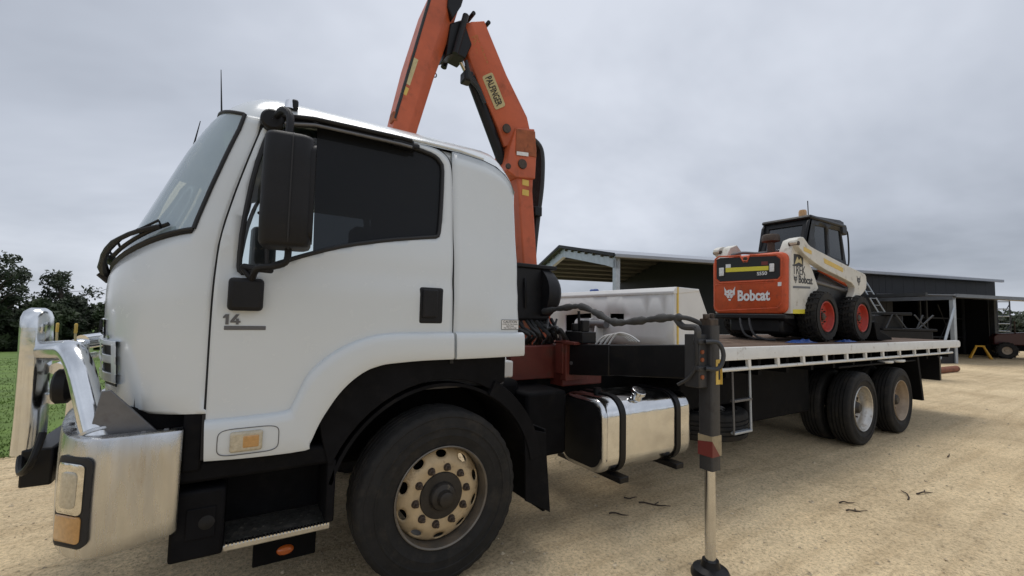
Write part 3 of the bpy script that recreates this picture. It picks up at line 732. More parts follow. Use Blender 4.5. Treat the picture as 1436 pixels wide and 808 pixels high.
# ---- grille, badge, lower front trim
def on_front(a0, a1, z0, z1, off0, off1, n=8):
    aa = [a0+(a1-a0)*i/n for i in range(n+1)]
    rgs = []
    for z, o in ((z0, off0), (z0, off1), (z1, off1), (z1, off0)):
        rgs.append([CF(a, z, o) for a in aa])
    return rgs
m = MB().loft(on_front(R(-44), R(44), 1.24, 1.44, -0.004, 0.006)); m.build('grille', 'seal', truck)
m = MB()
for z0, z1 in ((1.255, 1.30), (1.345, 1.385), (1.43, 1.455)):
    r = on_front(R(-47), R(47), z0, z1, -0.005, 0.022); m.loft(r+[r[0]], closed=False)
for a in (-45, -30, -10, 10, 30, 45):
    r = on_front(R(a-2.0), R(a+2.0), 1.255, 1.44, -0.005, 0.02, 2); m.loft(r+[r[0]], closed=False)
m.build('grille_bar', 'white_paint', truck, bevel=0.004)
m = MB(); r = on_front(R(-31), R(31), 1.475, 1.555, -0.002, 0.012); m.loft(r+[r[0]], closed=False); m.build('badge_plate', 'chrome', truck, bevel=0.003)
# raised letters of the maker's badge
for i, ch in enumerate('ISUZU'):
    ac = R(28-i*12.0); pC = CF(ac, 1.484, 0.0135)
    tg = (CF(ac-0.03, 1.484)-CF(ac+0.03, 1.484)).normalized()
    text('badge_letter', ch, frame(pC, tg, (0, 0, 1), tg.cross(Vector((0, 0, 1)))), 0.06, 0.10 if ch != 'I' else 0.03, 'seal', truck, 0.004, 0.02)
r = on_front(R(-62), R(-38), 1.52, 1.545, -0.002, 0.012)
m = MB().loft(on_front(R(-36), R(-33), 1.462, 1.478, -0.002, 0.014)+[on_front(R(-36), R(-33), 1.462, 1.478, -0.002, 0.014)[0]], closed=False); m.build('grille_clip', 'seal', truck)

# wipers and cowl
m = MB(); cw = [a for a in wa if a < R(60)]
m.loft([[CF(a, ZB(a)-0.022, 0.002) for a in cw], [CF(a, ZB(a)-0.01, 0.007) for a in cw], [CF(a, ZB(a)+0.008, 0.005) for a in cw]], closed=False); m.build('cowl', 'black_plastic', truck, solid=0.01)
for (pa, ba, lift) in ((-12, -60, 0.05), (40, -22, 0.05), (62, 20, 0.05)):
    m = MB()
    ap = [R(pa+(ba-pa)*i/10) for i in range(11)]
    arm = [CF(a, ZB(a)+0.03*math.sin(PI*i/10)+0.06*(i/10)-0.02, 0.03+0.03*math.sin(PI*i/10)) for i, a in enumerate(ap)]
    m.tube(arm, 0.013, 8, radii=[0.024]*2+[0.016]*4+[0.011]*5)
    mid = arm[7]; bl = [CF(R(ba+(pa-ba)*0.72*i/10-3), ZB(R(ba+(pa-ba)*0.72*i/10-3))+0.045-0.02*i/10, 0.022) for i in range(11)]
    m.tube(bl, 0.010, 8); m.tube([CF(R(pa), ZB(R(pa))-0.05, 0.0), CF(R(pa), ZB(R(pa))-0.02, 0.05)], 0.026, 10)
    for j in (1, 4, 8): m.tube([bl[j], bl[j]+Vector((-0.012, 0, 0.028)), arm[6]], 0.006, 6)
    m.build('wiper', 'black_plastic', truck)

# ---- roof fittings
def antenna(name, base, tip, r=0.004):
    m = MB().tube([base, Vector(base)+Vector((0, 0, 0.05)), tip], r, 6, radii=[0.014, 0.006, r*0.6]); return m.build(name, 'black_plastic', truck)
antenna('antenna', onY(310, 166, 0.9), onY(310, 98, 0.9)); antenna('antenna', onY(262, 216, 0.95)+Vector((0.03, 0, 0)), onY(281, 170, 0.95))
q = onY(410, 146, 0.2)
m = MB().lathe([(0.001, 0.028), (0.014, 0.026), (0.024, 0.018), (0.028, 0.0), (0.03, -0.03)], (q.x-0.01, q.y, q.z-0.005), (0, 0, 1), 16); m.build('marker_lamp', 'chrome', truck)
m = MB().box((q.x-0.005, q.y-0.03, q.z-0.04), (q.x+0.03, q.y+0.03, q.z+0.022)); m.build('marker_lamp_base', 'black_plastic', truck, bevel=0.012)

# ---- door mirror
mirror = None
m = MB()
def rbox(cx, cy, hx, hy, rad, n=5):
    out = []
    for (sx, sy, a0) in ((1, 1, 0), (-1, 1, 90), (-1, -1, 180), (1, -1, 270)):
        for i in range(n+1):
            t = R(a0+90*i/n); out.append((cx+sx*(hx-rad)+rad*math.cos(t), cy+sy*(hy-rad)+rad*math.sin(t)))
    return out
prof = [(0.0, 0.80), (0.012, 0.93), (0.04, 1.0), (0.3, 1.02), (0.75, 1.0), (0.95, 0.98), (0.985, 0.9), (1.0, 0.72)]
z0, z1 = 1.915, 2.455; rings = []
ca, sa = math.cos(R(-8)), math.sin(R(-8))
for s, k in prof:
    z = z0+(z1-z0)*s
    rings.append([(-0.94+(px*ca-py*sa), -0.175+(px*sa+py*ca), z) for px, py in rbox(0, 0, 0.108*k, 0.105*k, 0.05*k)])
m.loft(rings, closed=True, cap0=True, cap1=True)
mirror = m.build('mirror', 'black_plastic', truck, ang=50)
M = Matrix.Translation((-0.945, -0.175, 0)) @ Matrix.Rotation(R(-8), 4, 'Z')
m = MB().box((0.100, -0.075, 1.97), (0.1085, 0.075, 2.40), M); m.build('mirror_glass', 'mirror_glass', mirror, bevel=0.01)
m = MB()
rr0 = rbox(0, 2.185, 0.088, 0.235, 0.045, 5); rr1 = rbox(0, 2.185, 0.074, 0.220, 0.035, 5)
m.loft([[M @ Vector((x_, a, b)) for a, b in r_] for x_, r_ in ((0.095, rr0), (0.118, rr0), (0.118, rr1), (0.100, rr1))], closed=True); m.build('mirror_rim', 'black_plastic', mirror, ang=30)
lp = [M @ Vector((0.02, a, b)) for a, b in rbox(0, 2.185, 0.1085, 0.272, 0.05, 6)]
m = MB().tube(lp+[lp[0]], 0.004, 6, cap=False); m.build('mirror_seam', 'seal', mirror)
bq = SP(345, 412)
m = MB().box((bq[0]-0.075, -0.03, bq[1]-0.085), (bq[0]+0.075, 0.03, bq[1]+0.075)); m.build('mirror_mount', 'black_plastic', mirror, bevel=0.02, seg=3)
mc = Vector((bq[0]+0.02, -0.02, bq[1]+0.07))
m = MB().tube(smoothpoly([mc, mc+Vector((0.02, -0.06, 0.05)), Vector((-0.98, -0.15, 1.83)), Vector((-0.93, -0.175, 1.86)), Vector((-0.93, -0.175, 1.96))], 5), 0.016, 10)
m.tube(smoothpoly([mc, Vector((bq[0]-0.02, -0.0, bq[1]+0.13)), Vector((bq[0]+0.03, -0.05, bq[1]+0.12)), Vector((-0.99, -0.13, 1.81))], 5), 0.014, 10)
m.build('mirror_arm', 'black_plastic', mirror)
tq = SP(381, 172)
m = MB().lathe([(0.001, -0.05), (0.045, -0.05), (0.055, -0.04), (0.055, 0.03), (0.001, 0.03)], (tq[0], YS(tq[1])-0.01, tq[1]), (0, 1, 0), 20)
m.tube(smoothpoly([Vector((tq[0]+0.02, 0.05, tq[1]+0.01)), Vector((tq[0]+0.04, -0.06, tq[1]+0.004)), Vector((tq[0]+0.07, -0.12, tq[1]-0.05)), Vector((-0.955, -0.15, 2.44))], 5), 0.018, 10)
m.build('mirror_upper_arm', 'black_plastic', mirror)
# far-side mirror
m = MB(); m.loft([[(q_[0], 2*CY-q_[1], q_[2]) for q_ in r] for r in rings], closed=True, cap0=True, cap1=True); fm = m.build('mirror', 'black_plastic', truck, ang=50)
m = MB().tube([(-1.06, 2.36, 1.75), (-0.95, 2.5, 1.85), (-0.94, 2.57, 1.95)], 0.016, 8).tube([(-1.0, 2.28, 2.55), (-0.95, 2.5, 2.58), (-0.94, 2.57, 2.45)], 0.016, 8); m.build('mirror_arm', 'black_plastic', fm)
# ---- bumper with headlamp corners
bpath = smoothpoly([(-1.295, 0.012), (-1.42, -0.004), (-1.53, -0.008), (-1.60, 0.004), (-1.665, 0.055), (-1.715, 0.14), (-1.755, 0.26), (-1.80, 0.45), (-1.85, 0.75), (-1.875, 1.2)], 5)
blen = [0]
for a, b in zip(bpath, bpath[1:]): blen.append(blen[-1]+math.dist(a, b))
def BP(s, z, off=0.0):
    s = max(0, min(blen[-1]-1e-6, s))
    for i in range(len(blen)-1):
        if s <= blen[i+1]:
            t = (s-blen[i])/(blen[i+1]-blen[i]); a, b = bpath[i], bpath[i+1]
            tx, ty = b[0]-a[0], b[1]-a[1]; L = math.hypot(tx, ty)
            return Vector((a[0]+tx*t-ty/L*off*-1*-1, a[1]+ty*t+tx/L*off, z))
BT, BB = 1.068, 0.572
ss = [blen[-1]*i/46 for i in range(47)]
prof = [(BT-0.012, -0.07), (BT, -0.06), (BT+0.001, -0.018), (BT-0.004, -0.004), (BT-0.016, 0.0), (0.95, 0.003), (0.8, 0.004), (0.65, 0.0), (BB+0.02, -0.004), (BB+0.004, -0.012), (BB, -0.03), (BB+0.01, -0.07)]
rings = []
for z, o in prof:
    near = [BP(s, z-(0.03*sstep(0.25, 0.0, s) if z < 0.7 else 0)*-1, o) for s in ss]
    rings.append(near+[Vector((q.x, 2*CY-q.y, q.z)) for q in near[-2::-1]])
bumper = MB().loft(rings, closed=False).build('bumper', 'alloy_panel', truck, ang=40, solid=0.008)
face_out(bumper, (-1.3, CY, 0.8))
# headlamp
def on_bump(s0, s1, z0, z1, o0, o1, rad, n=6):
    pts = rbox((s0+s1)/2, (z0+z1)/2, (s1-s0)/2, (z1-z0)/2, rad, n)
    c = [BP(a, b, o0) for a, b in pts]; d = [BP(a, b, o1) for a, b in pts]
    inner = [BP((s0+s1)/2+(a-(s0+s1)/2)*0.86, (z0+z1)/2+(b-(z0+z1)/2)*0.94, o1+0.002) for a, b in pts]
    return MB().loft([c, d, inner], closed=True, cap1=True)
HS0, HS1, HZ0, HZ1 = 0.292, 0.468, 0.628, 0.992
for sgn in (1, -1):
    hl = on_bump(HS0, HS1, HZ0, HZ1, -0.01, 0.014, 0.03)
    def fin(m_, nm, mt, par, **k):
        if sgn < 0: m_.v = [(v[0], 2*CY-v[1], v[2]) for v in m_.v]
        return m_.build(nm, mt, par, **k)
    h = fin(hl, 'headlight', 'seal', truck, ang=30)
    fin(on_bump(HS0+0.020, HS1-0.020, HZ0+0.135, HZ1-0.025, 0.0, 0.0185, 0.02), 'headlight_reflector', 'reflector', h)
    fin(on_bump(HS0+0.020, HS1-0.020, HZ0+0.022, HZ0+0.128, 0.0, 0.0185, 0.015), 'indicator', 'amber_lens', h)
    fin(on_bump(HS0+0.045, HS1-0.05, HZ0+0.16, HZ1-0.06, 0.0, 0.021, 0.02), 'headlight_lens', 'clear_lens', h)
for sv in (0.06, 0.14, 0.56, 0.70):
    for sgn in (1, -1):
        q = BP(sv, BT+0.001, -0.035); MB().lathe([(0.0005, 0.007), (0.009, 0.006), (0.011, 0.0)], (q.x, q.y if sgn > 0 else 2*CY-q.y, q.z), (0, 0, 1), 6).build('bumper_bolt', 'steel_grey', bumper)
# ---- bull bar
bb = None
m = MB()
def upright(y, mm, ztop=1.605):
    ring = []
    for z, k, dx in ((0.86, 1.0, 0.0), (1.0, 1.0, 0.0), (1.3, 1.0, -0.005), (1.50, 1.0, -0.01), (1.555, 0.97, -0.011), (1.585, 0.82, -0.012), (1.60, 0.55, -0.012), (1.605, 0.2, -0.012)):
        ring.append([(-2.0+dx+px, y+py, min(z, ztop-(1.605-z)*0.5) if ztop < 1.5 else z) for px, py in rbox(0, 0, 0.05*max(k, .5), 0.095*k, 0.046*max(k, .35)*0.95, 4)])
    return mm.loft(ring, closed=True, cap0=True, cap1=True)
bb = upright(0.80, MB()).build('bull_bar', 'alloy', truck, ang=50)
upright(1.60, MB(), 1.40).build('bull_bar_upright', 'alloy', bb, ang=50)
for sgn in (1, -1):
    f = lambda q: Vector((q[0], q[1] if sgn > 0 else 2*CY-q[1], q[2]))
    A_, B_, C_ = f((-2.0, 0.84, 1.375)), f((-1.735, 0.29, 1.415)), f((-1.60, 0.10, 1.03))
    p0_, p2_ = B_+(A_-B_).normalized()*0.15, B_+(C_-B_).normalized()*0.15
    bend = [p0_*(1-t)**2+B_*(2*t*(1-t))+p2_*t*t for t in [k/12 for k in range(13)]]
    MB().tube([A_]+[A_.lerp(p0_, k/4) for k in range(1, 4)]+bend+[p2_.lerp(C_, k/4) for k in range(1, 5)], 0.05, 24).build('bull_bar_hoop', 'alloy', bb)
    MB().lathe([(0.05, -0.006), (0.058, -0.004), (0.060, 0.006), (0.05, 0.012)], C_+(B_-C_).normalized()*0.04, (B_-C_).normalized(), 24).build('weld_collar', 'alloy_panel', bb)
    m = MB(); m.prism([(-1.64, 1.0), (-1.60, 1.25), (-1.57, 1.255), (-1.40, 1.06), (-1.40, 1.0)], lambda a, b, d: f((a, d, b)), 0.085, 0.10); m.build('bull_bar_gusset', 'steel_grey', bb, bevel=0.004)
MB().tube([(-1.93, 0.82, 1.28), (-1.95, 1.2, 1.28), (-1.93, 1.58, 1.28)], 0.03, 14).build('bull_bar_tube', 'alloy', bb)
MB().tube([(-1.93, 0.82, 1.12), (-1.95, 1.2, 1.12), (-1.93, 1.58, 1.12)], 0.03, 14).build('bull_bar_tube', 'alloy', bb)
for yy in (0.72, 1.68):
    m = MB().lathe([(0.001, 0.0), (0.075, 0.0), (0.085, 0.01), (0.085, 0.05), (0.05, 0.08), (0.001, 0.09)], (-1.86, yy-0.17, 1.22), (1, 0, 0), 24); m.build('driving_lamp', 'black_plastic', bb)
# black winch channel and hooks below the uprights
m = MB().box((-2.0, 0.70, 0.70), (-1.88, 1.70, 0.89)); m.build('bumper_channel', 'black_paint', bb, bevel=0.01)
for sgn in (1, -1):
    f = lambda q: Vector((q[0], q[1] if sgn > 0 else 2*CY-q[1], q[2]))
    MB().tube(smoothpoly([f(q) for q in [(-1.9, 0.6, 0.99), (-1.92, 0.56, 0.86), (-1.97, 0.62, 0.80), (-2.0, 0.72, 0.86), (-1.98, 0.76, 0.93)]], 5), 0.016, 8).build('tow_hook', 'black_paint', bb)
# corner marker poles
for (u, v0, v1, y) in ((80, 505, 455, 1.25), (106, 505, 456, 0.85)):
    a, b = onY(u-1, v0, y), onY(u, v1, y); 
    o = MB().tube([a, b], 0.006, 6).build('marker_pole', 'decal_cream', bb)
    MB().box((b.x-0.005, b.y-0.006, b.z-0.05), (b.x+0.010, b.y+0.006, b.z+0.01)).build('marker_flag', 'decal_yellow', o, bevel=0.008)

# ---- black underside of the cab: sills, step, splash guards
m = MB().box((-1.55, 0.14, 0.86), (-1.20, 2.26, 1.16)); m.build('front_cross_member', 'matte_black', truck, bevel=0.02)
m = MB().box((-1.34, 0.06, 0.80), (-0.62, 0.40, 0.905)); m.build('sill_trim', 'matte_black', truck, bevel=0.02)
m = MB().box((-1.30, 0.045, 0.86), (-1.222, 0.3, 1.14)); m.build('corner_trim', 'matte_black', truck, bevel=0.012)
m = MB().box((-1.325, 0.05, 0.455), (-1.115, 0.38, 0.77)); sb = m.build('step_box', 'matte_black', truck, bevel=0.015)
m = MB().box((-1.265, 0.043, 0.55), (-1.15, 0.052, 0.69)); m.build('step_lamp_frame', 'matte_black', sb, bevel=0.012, seg=3)
m = MB().lathe([(0.001, 0.010), (0.02, 0.008), (0.034, 0.0)], (-1.185, 0.044, 0.62), (0, -1, 0), 18); m.build('step_lamp', 'rubber', sb)
stp = MB().box((-1.115, 0.05, 0.462), (-0.635, 0.34, 0.492)).build('step', 'tread_plate', truck, bevel=0.006)
m = MB()
for i in range(30): m.box((-1.105+i*0.0157, 0.046, 0.488), (-1.105+i*0.0157+0.009, 0.075, 0.4975))
tag(m.build('step_teeth', 'alloy', stp), kind='stuff')
m = MB()
for i in range(12):
    for j in range(6):
        m.add([(-1.10+i*0.04+(j % 2)*0.02-0.012, 0.095+j*0.04, 0.4925), (-1.10+i*0.04+(j % 2)*0.02, 0.090+j*0.04, 0.497), (-1.10+i*0.04+(j % 2)*0.02+0.012, 0.095+j*0.04, 0.4925), (-1.10+i*0.04+(j % 2)*0.02, 0.100+j*0.04, 0.497)], [(0, 1, 2, 3)])
tag(m.build('step_tread', 'tread_plate', stp), kind='stuff')
m = MB().box((-1.12, 0.36, 0.47), (-0.60, 0.42, 0.86)); m.build('step_back', 'matte_black', truck, bevel=0.01)
m = MB().box((-0.66, 0.06, 0.49), (-0.615, 0.36, 0.82)); m.build('step_side', 'matte_black', truck, bevel=0.01)
q = onY(400, 771, 0.36)
m = MB().box((q.x-0.16, 0.36, q.z-0.06), (q.x+0.16, 0.40, q.z+0.07)); ml = m.build('lamp_bracket', 'chassis', truck, bevel=0.006)
m = MB().lathe([(0.001, 0.018), (0.03, 0.016), (0.042, 0.008), (0.045, 0.0)], (q.x, 0.36, q.z), (0, -1, 0), 20); m.v = [(v[0], v[1], q.z+(v[2]-q.z)*0.62) for v in m.v]; m.build('side_lamp', 'orange_lens', ml)
# wheel-arch liner behind the flare and the mudguard
arc = lambda r, a0, a1, n: [(r*math.cos(R(a0+(a1-a0)*i/n)), 0.517+r*math.sin(R(a0+(a1-a0)*i/n))) for i in range(n+1)]
m = MB()
out = [(-0.66, 0.80), (-0.70, 0.95), (-0.74, 1.16), (-0.60, 1.30), (-0.35, 1.40), (0.0, 1.42), (0.44, 1.40), (0.44, 1.28)]
inn = arc(0.70, 156, 62, 14)
m.prism(out+[(0.44, 1.18)]+inn[::-1], lambda a, b, d: (a, d, b), 0.05, 0.09); m.build('arch_liner', 'matte_black', truck, bevel=0.004)
m = MB(); aa = arc(0.665, 165, 12, 26)
for (r0, r1, y0, y1) in ((0.655, 0.675, 0.06, 0.62),):
    rg = [[(r*math.cos(t), y, 0.517+r*math.sin(t)) for r, y in ((r0, y0), (r1, y0), (r1, y1), (r0, y1))] for t in [R(165-153*i/26) for i in range(27)]]
    m.loft(rg, closed=True, cap0=True, cap1=True)
m.build('mudguard', 'matte_black', truck, ang=30)
m = MB(); rg = [[(r*math.cos(t), y, 0.517+r*math.sin(t)) for r, y in ((0.66, 0.025), (0.755, 0.03), (0.765, 0.06), (0.755, 0.5), (0.70, 0.5), (0.67, 0.06))] for t in [R(62-52*i/12) for i in range(13)]]
m.loft(rg, closed=True, cap0=True, cap1=True); m.build('rear_mudguard', 'matte_black', truck, ang=30)
m = MB().prism([(0.60, 0.85), (0.785, 0.80), (0.79, 0.70), (0.835, 0.24), (0.62, 0.36), (0.615, 0.6)], lambda a, b, d: (a+(0.0), d, b), 0.035, 0.05); m.build('mud_flap_cheek', 'matte_black', truck, bevel=0.003)
m = MB().box((0.78, 0.05, 0.25), (0.80, 0.55, 0.82)); m.build('mud_flap', 'matte_black', truck, bevel=0.003)
# washer bottle
q = onY(712, 527, 0.30)
m = MB().box((q.x-0.04, 0.30, 1.16), (q.x+0.05, 0.42, 1.285)).cyl((q.x-0.015, 0.34, 1.285), (q.x-0.015, 0.34, 1.315), 0.02, 12); m.build('washer_bottle', 'white_box', truck, bevel=0.02, seg=3)

# ------------------------------------------------------------------ wheels
def tyre_mesh(R0, rin, W, lugs=0, gr=4, n=120, side=1):
    """tyre profile turned about Y; outer face at y=0, body runs to +W"""
    p = []
    p += [(rin-0.004, 0.030), (rin+0.012, 0.014), (rin+0.03, 0.012), (rin+0.05, 0.004), (rin+0.07, 0.0015), (rin+0.074, -0.001), (rin+0.078, 0.0005), (rin+0.12, -0.002)]
    p += [(R0-0.11, -0.003), (R0-0.107, -0.0065), (R0-0.100, -0.0065), (R0-0.097, -0.002), (R0-0.06, 0.004), (R0-0.045, 0.007), (R0-0.040, 0.004), (R0-0.022, 0.009), (R0-0.008, 0.018), (R0-0.002, 0.030)]
    for g in range(gr):
        c = 0.03+(W-0.06)*(g+1)/(gr+1)
        p += [(R0+0.003*math.sin(PI*c/W), c-0.008), (R0-0.012, c-0.005), (R0-0.012, c+0.005), (R0+0.003*math.sin(PI*c/W), c+0.008)]
    half = [(r, W-y) for r, y in p[:18]][::-1]
    p += half
    vs, fs = [], []; m_ = len(p)
    for k in range(n):
        a = 2*PI*k/n
        for (r, y) in p:
            rr = r
            if r > R0-0.02 and (y < 0.05 or y > W-0.05) and k % 3 == 0: rr = r-0.006      # shoulder sipes
            vs.append((rr*math.cos(a), y, rr*math.sin(a)))
    for k in range(n):
        k2 = (k+1) % n
        for j in range(m_-1): fs.append((k*m_+j, k*m_+j+1, k2*m_+j+1, k2*m_+j))
    return vs, fs
RT_ = 0.517
TY = tyre_mesh(RT_, 0.292, 0.285)
RR_ = 0.487
TYR = tyre_mesh(RR_, 0.292, 0.27)
def put(name, vf, mt, parent, loc, sy=1, ang=35, bevel=0):
    m = MB().add([(v[0], v[1]*sy, v[2]) for v in vf[0]], vf[1], Matrix.Translation(loc)); return m.build(name, mt, parent, ang=ang, bevel=bevel)
def front_wheel(cx, y, sy):
    m = MB().lathe([(0.001, -0.045), (0.035, -0.044), (0.042, -0.040), (0.05, -0.01), (0.075, 0.0), (0.082, 0.012), (0.085, 0.030), (0.135, 0.034), (0.142, 0.045)], (0, 0, 0), (0, 1, 0), 40)
    w = put('wheel', (m.v, m.f), 'hub_dark', truck, (cx, y, RT_), sy)
    put('tyre', TY, 'rubber', w, (cx, y, RT_), sy, 30)
    # rim: outer flange + disc with ten hand holes
    m = MB().lathe([(0.286, 0.10), (0.285, 0.03), (0.290, 0.008), (0.298, 0.002), (0.303, 0.006), (0.301, 0.018), (0.296, 0.03)], (0, 0, 0), (0, 1, 0), 72)
    m.lathe([(0.286, 0.10), (0.280, 0.26)], (0, 0, 0), (0, 1, 0), 72)
    put('rim', (m.v, m.f), 'rim_lip', w, (cx, y, RT_), sy)
    dprof = [(0.115, 0.048), (0.130, 0.042), (0.190, 0.040), (0.205, 0.043), (0.225, 0.052), (0.25, 0.066), (0.272, 0.082), (0.287, 0.105)]
    def dh(r): return interp(dprof, r)
    outer = [(0.287*math.cos(2*PI*i/72), 0.287*math.sin(2*PI*i/72)) for i in range(72)]
    holes = [[(0.113*math.cos(2*PI*i/40), 0.113*math.sin(2*PI*i/40)) for i in range(40)]]
    hp = []
    for k in range(10):
        t = 2*PI*(k+0.5)/10; c, s = math.cos(t), math.sin(t)
        hl = []
        for i in range(16):
            q = 2*PI*i/16; a, b = 0.247+0.022*math.cos(q), 0.036*math.sin(q); hl.append((a*c-b*s, a*s+b*c))
        holes.append(hl); hp.append(hl)
    disc = panel('disc', outer, holes, lambda a, b: (cx+a, y+sy*dh(math.hypot(a, b)), RT_+b), 'rim_front', w, 0.018, 0.008)
    for k in range(10):
        t = 2*PI*k/10+0.12; a, b = 0.167*math.cos(t), 0.167*math.sin(t)
        m = MB().lathe([(0.001, -0.044), (0.009, -0.042), (0.012, -0.034), (0.013, -0.02), (0.020, -0.018), (0.021, 0.0)], (cx+a, y+sy*0.041, RT_+b), (0, sy, 0), 6)
        m.lathe([(0.0005, -0.005), (0.023, -0.004), (0.025, 0.001)], (cx+a, y+sy*0.041, RT_+b), (0, sy, 0), 16)
        m.build('wheel_nut', 'nut_rust', w, ang=25)
    m = MB().cyl((cx, y+sy*0.12, RT_), (cx, y+sy*0.28, RT_), 0.23, 32); m.build('brake_drum', 'chassis', w)
front_wheel(0, 0.0, 1); front_wheel(0, 2*CY, -1)
def rear_wheel(cx, y, sy, rimmat):
    m = MB().lathe([(0.001, 0.045), (0.05, 0.045), (0.07, 0.06), (0.085, 0.10), (0.11, 0.12), (0.115, 0.16)], (0, 0, 0), (0, 1, 0), 32)
    w = put('wheel', (m.v, m.f), 'hub_dark', truck, (cx, y, RR_), sy)
    put('tyre', TYR, 'rubber', w, (cx, y, RR_), sy, 30); put('tyre', TYR, 'rubber', w, (cx, y+sy*0.335, RR_), sy, 30)
    m = MB().lathe([(0.296, 0.03), (0.302, 0.012), (0.298, 0.003), (0.290, 0.008), (0.283, 0.03), (0.272, 0.055), (0.262, 0.07), (0.258, 0.12), (0.250, 0.14), (0.225, 0.150), (0.115, 0.152)], (0, 0, 0), (0, 1, 0), 64)
    put('rim', (m.v, m.f), rimmat, w, (cx, y, RR_), sy)
    for k in range(10):
        t = 2*PI*k/10+0.2; a, b = 0.158*math.cos(t), 0.158*math.sin(t)
        MB().lathe([(0.001, 0.105), (0.011, 0.107), (0.012, 0.13), (0.02, 0.133), (0.02, 0.152)], (cx+a, y, RR_+b), (0, sy, 0), 6).build('wheel_nut', 'nut_rust', w)
    m = MB()
    for k in range(8):
        t = 2*PI*(k+.5)/8; a, b = 0.212*math.cos(t), 0.212*math.sin(t); m.lathe([(0.001, 0.1485), (0.022, 0.1485), (0.024, 0.153)], (cx+a, y, RR_+b), (0, sy, 0), 14)
    m.build('hand_hole', 'seal', w)
X1, X2 = 6.1, 7.47
for x_, rm in ((X1, 'rim_silver'), (X2, 'rim_brown')):
    rear_wheel(x_, 0.0, 1, rm); rear_wheel(x_, 2*CY, -1, rm)
for x_ in (0, X1, X2):
    m = MB().cyl((x_, 0.3, RT_), (x_, 2.1, RT_), 0.07, 16)
    if x_ > 1: m.lathe([(0.001, -0.22), (0.12, -0.2), (0.2, -0.1), (0.22, 0), (0.2, 0.1), (0.12, 0.2), (0.001, 0.22)], (x_, CY, RT_), (1, 0, 0), 20)
    m.build('axle', 'chassis', truck)

# ------------------------------------------------------------------ chassis, springs, tanks
for yy in (0.78, 1.54):
    m = MB().box((-1.5, yy, 0.78), (10.2, yy+0.08, 1.06)); m.build('chassis_rail', 'chassis', truck, bevel=0.006)
for xx in (0.9, 2.6, 4.2, 5.3, 6.8, 8.3, 9.9):
    m = MB().box((xx, 0.84, 0.82), (xx+0.1, 1.56, 1.02)); m.build('cross_member', 'chassis', truck, bevel=0.005)
m = MB().box((-0.9, 0.55, 0.62), (0.9, 1.85, 1.10)); m.build('engine_block', 'chassis', truck, bevel=0.05)
for yy in (0.70, 1.62):
    m = MB()
    for i in range(4): m.tube([(6.0+0.15*i-0.15, yy+0.04, 0.72+0.04*i), (6.78, yy+0.04, 0.62+0.045*i), (7.55-0.15*i+0.15, yy+0.04, 0.72+0.04*i)], 0.03, 6)
    m.build('leaf_spring', 'chassis', truck)
m = MB().cyl((0.9, CY, 0.72), (6.0, CY, 0.58), 0.06, 14); m.build('drive_shaft', 'chassis', truck)
# black boxes and air tanks filling the space under the tray
m = MB().box((3.85, 0.34, 0.46), (5.35, 0.80, 1.10)); m.build('tool_box', 'chassis', truck, bevel=0.02)
m = MB().box((3.9, 1.70, 0.46), (5.3, 2.2, 1.10)); m.build('tool_box', 'chassis', truck, bevel=0.02)
m = MB().box((2.62, 0.30, 0.72), (3.80, 0.82, 1.10)); m.build('battery_box', 'chassis', truck, bevel=0.02)
m = MB().box((0.84, 0.36, 0.50), (1.24, 0.80, 1.02)); m.build('air_box', 'matte_black', truck, bevel=0.03)
m = MB().box((5.42, 0.02, 1.05), (8.25, 0.66, 1.075)); m.build('rear_mudguard', 'matte_black', truck, bevel=0.005)
m = MB().prism([(8.18, 1.12), (8.26, 1.12), (8.44, 0.41), (8.36, 0.41)], lambda a, b, d: (a, d, b), 0.0, 0.62); m.build('mud_flap', 'chassis', truck, bevel=0.004)
for xx in (7.0, 7.45):
    m = MB().lathe([(0.001, 0.0), (0.09, 0.0), (0.095, 0.02), (0.08, 0.035), (0.001, 0.04)], (xx, 0.04, 1.098), (0, 0, -1), 16); m.v = [(v[0]+(v[0]-xx)*0.5*(xx > 7.2), v[1], v[2]) for v in m.v]; m.build('mudguard_fitting', 'white_tray', truck)
m = MB().cyl((8.4, 0.3, 0.62), (8.62, 0.3, 0.60), 0.025, 10); m.build('tow_pin', 'chassis', truck)

# fuel tank
TX0, TX1, TZ0, TZ1, TYa, TYb = 1.36, 2.45, 0.375, 0.975, 0.045, 0.62
rings = []
for x, k in ((TX0, 0.86), (TX0+0.006, 0.93), (TX0+0.02, 0.975), (TX0+0.05, 1.0), (TX1-0.05, 1.0), (TX1-0.02, 0.975), (TX1-0.006, 0.93), (TX1, 0.86)):
    cy_, cz_ = (TYa+TYb)/2, (TZ0+TZ1)/2
    rings.append([(x, cy_+(a-cy_)*k, cz_+(b-cz_)*k) for a, b in rbox(cy_, cz_, (TYb-TYa)/2, (TZ1-TZ0)/2, 0.15, 8)])
tank = MB().loft(rings, closed=True).build('fuel_tank', 'alloy_tank', truck, ang=50)
m = MB(); c0 = [(TX0+0.004, q[1], q[2]) for q in rings[1]]; m.loft([rings[0], [((TX0-0.004), cy_+(q[1]-cy_)*0.85, cz_+(q[2]-cz_)*0.85) for q in rings[0]]], closed=True, cap1=True); m.build('tank_end', 'black_plastic', tank, ang=50)
m = MB(); m.loft([rings[-1], [((TX1+0.004), cy_+(q[1]-cy_)*0.85, cz_+(q[2]-cz_)*0.85) for q in rings[-1]]], closed=True, cap1=True); m.build('tank_end', 'alloy_tank', tank, ang=50)
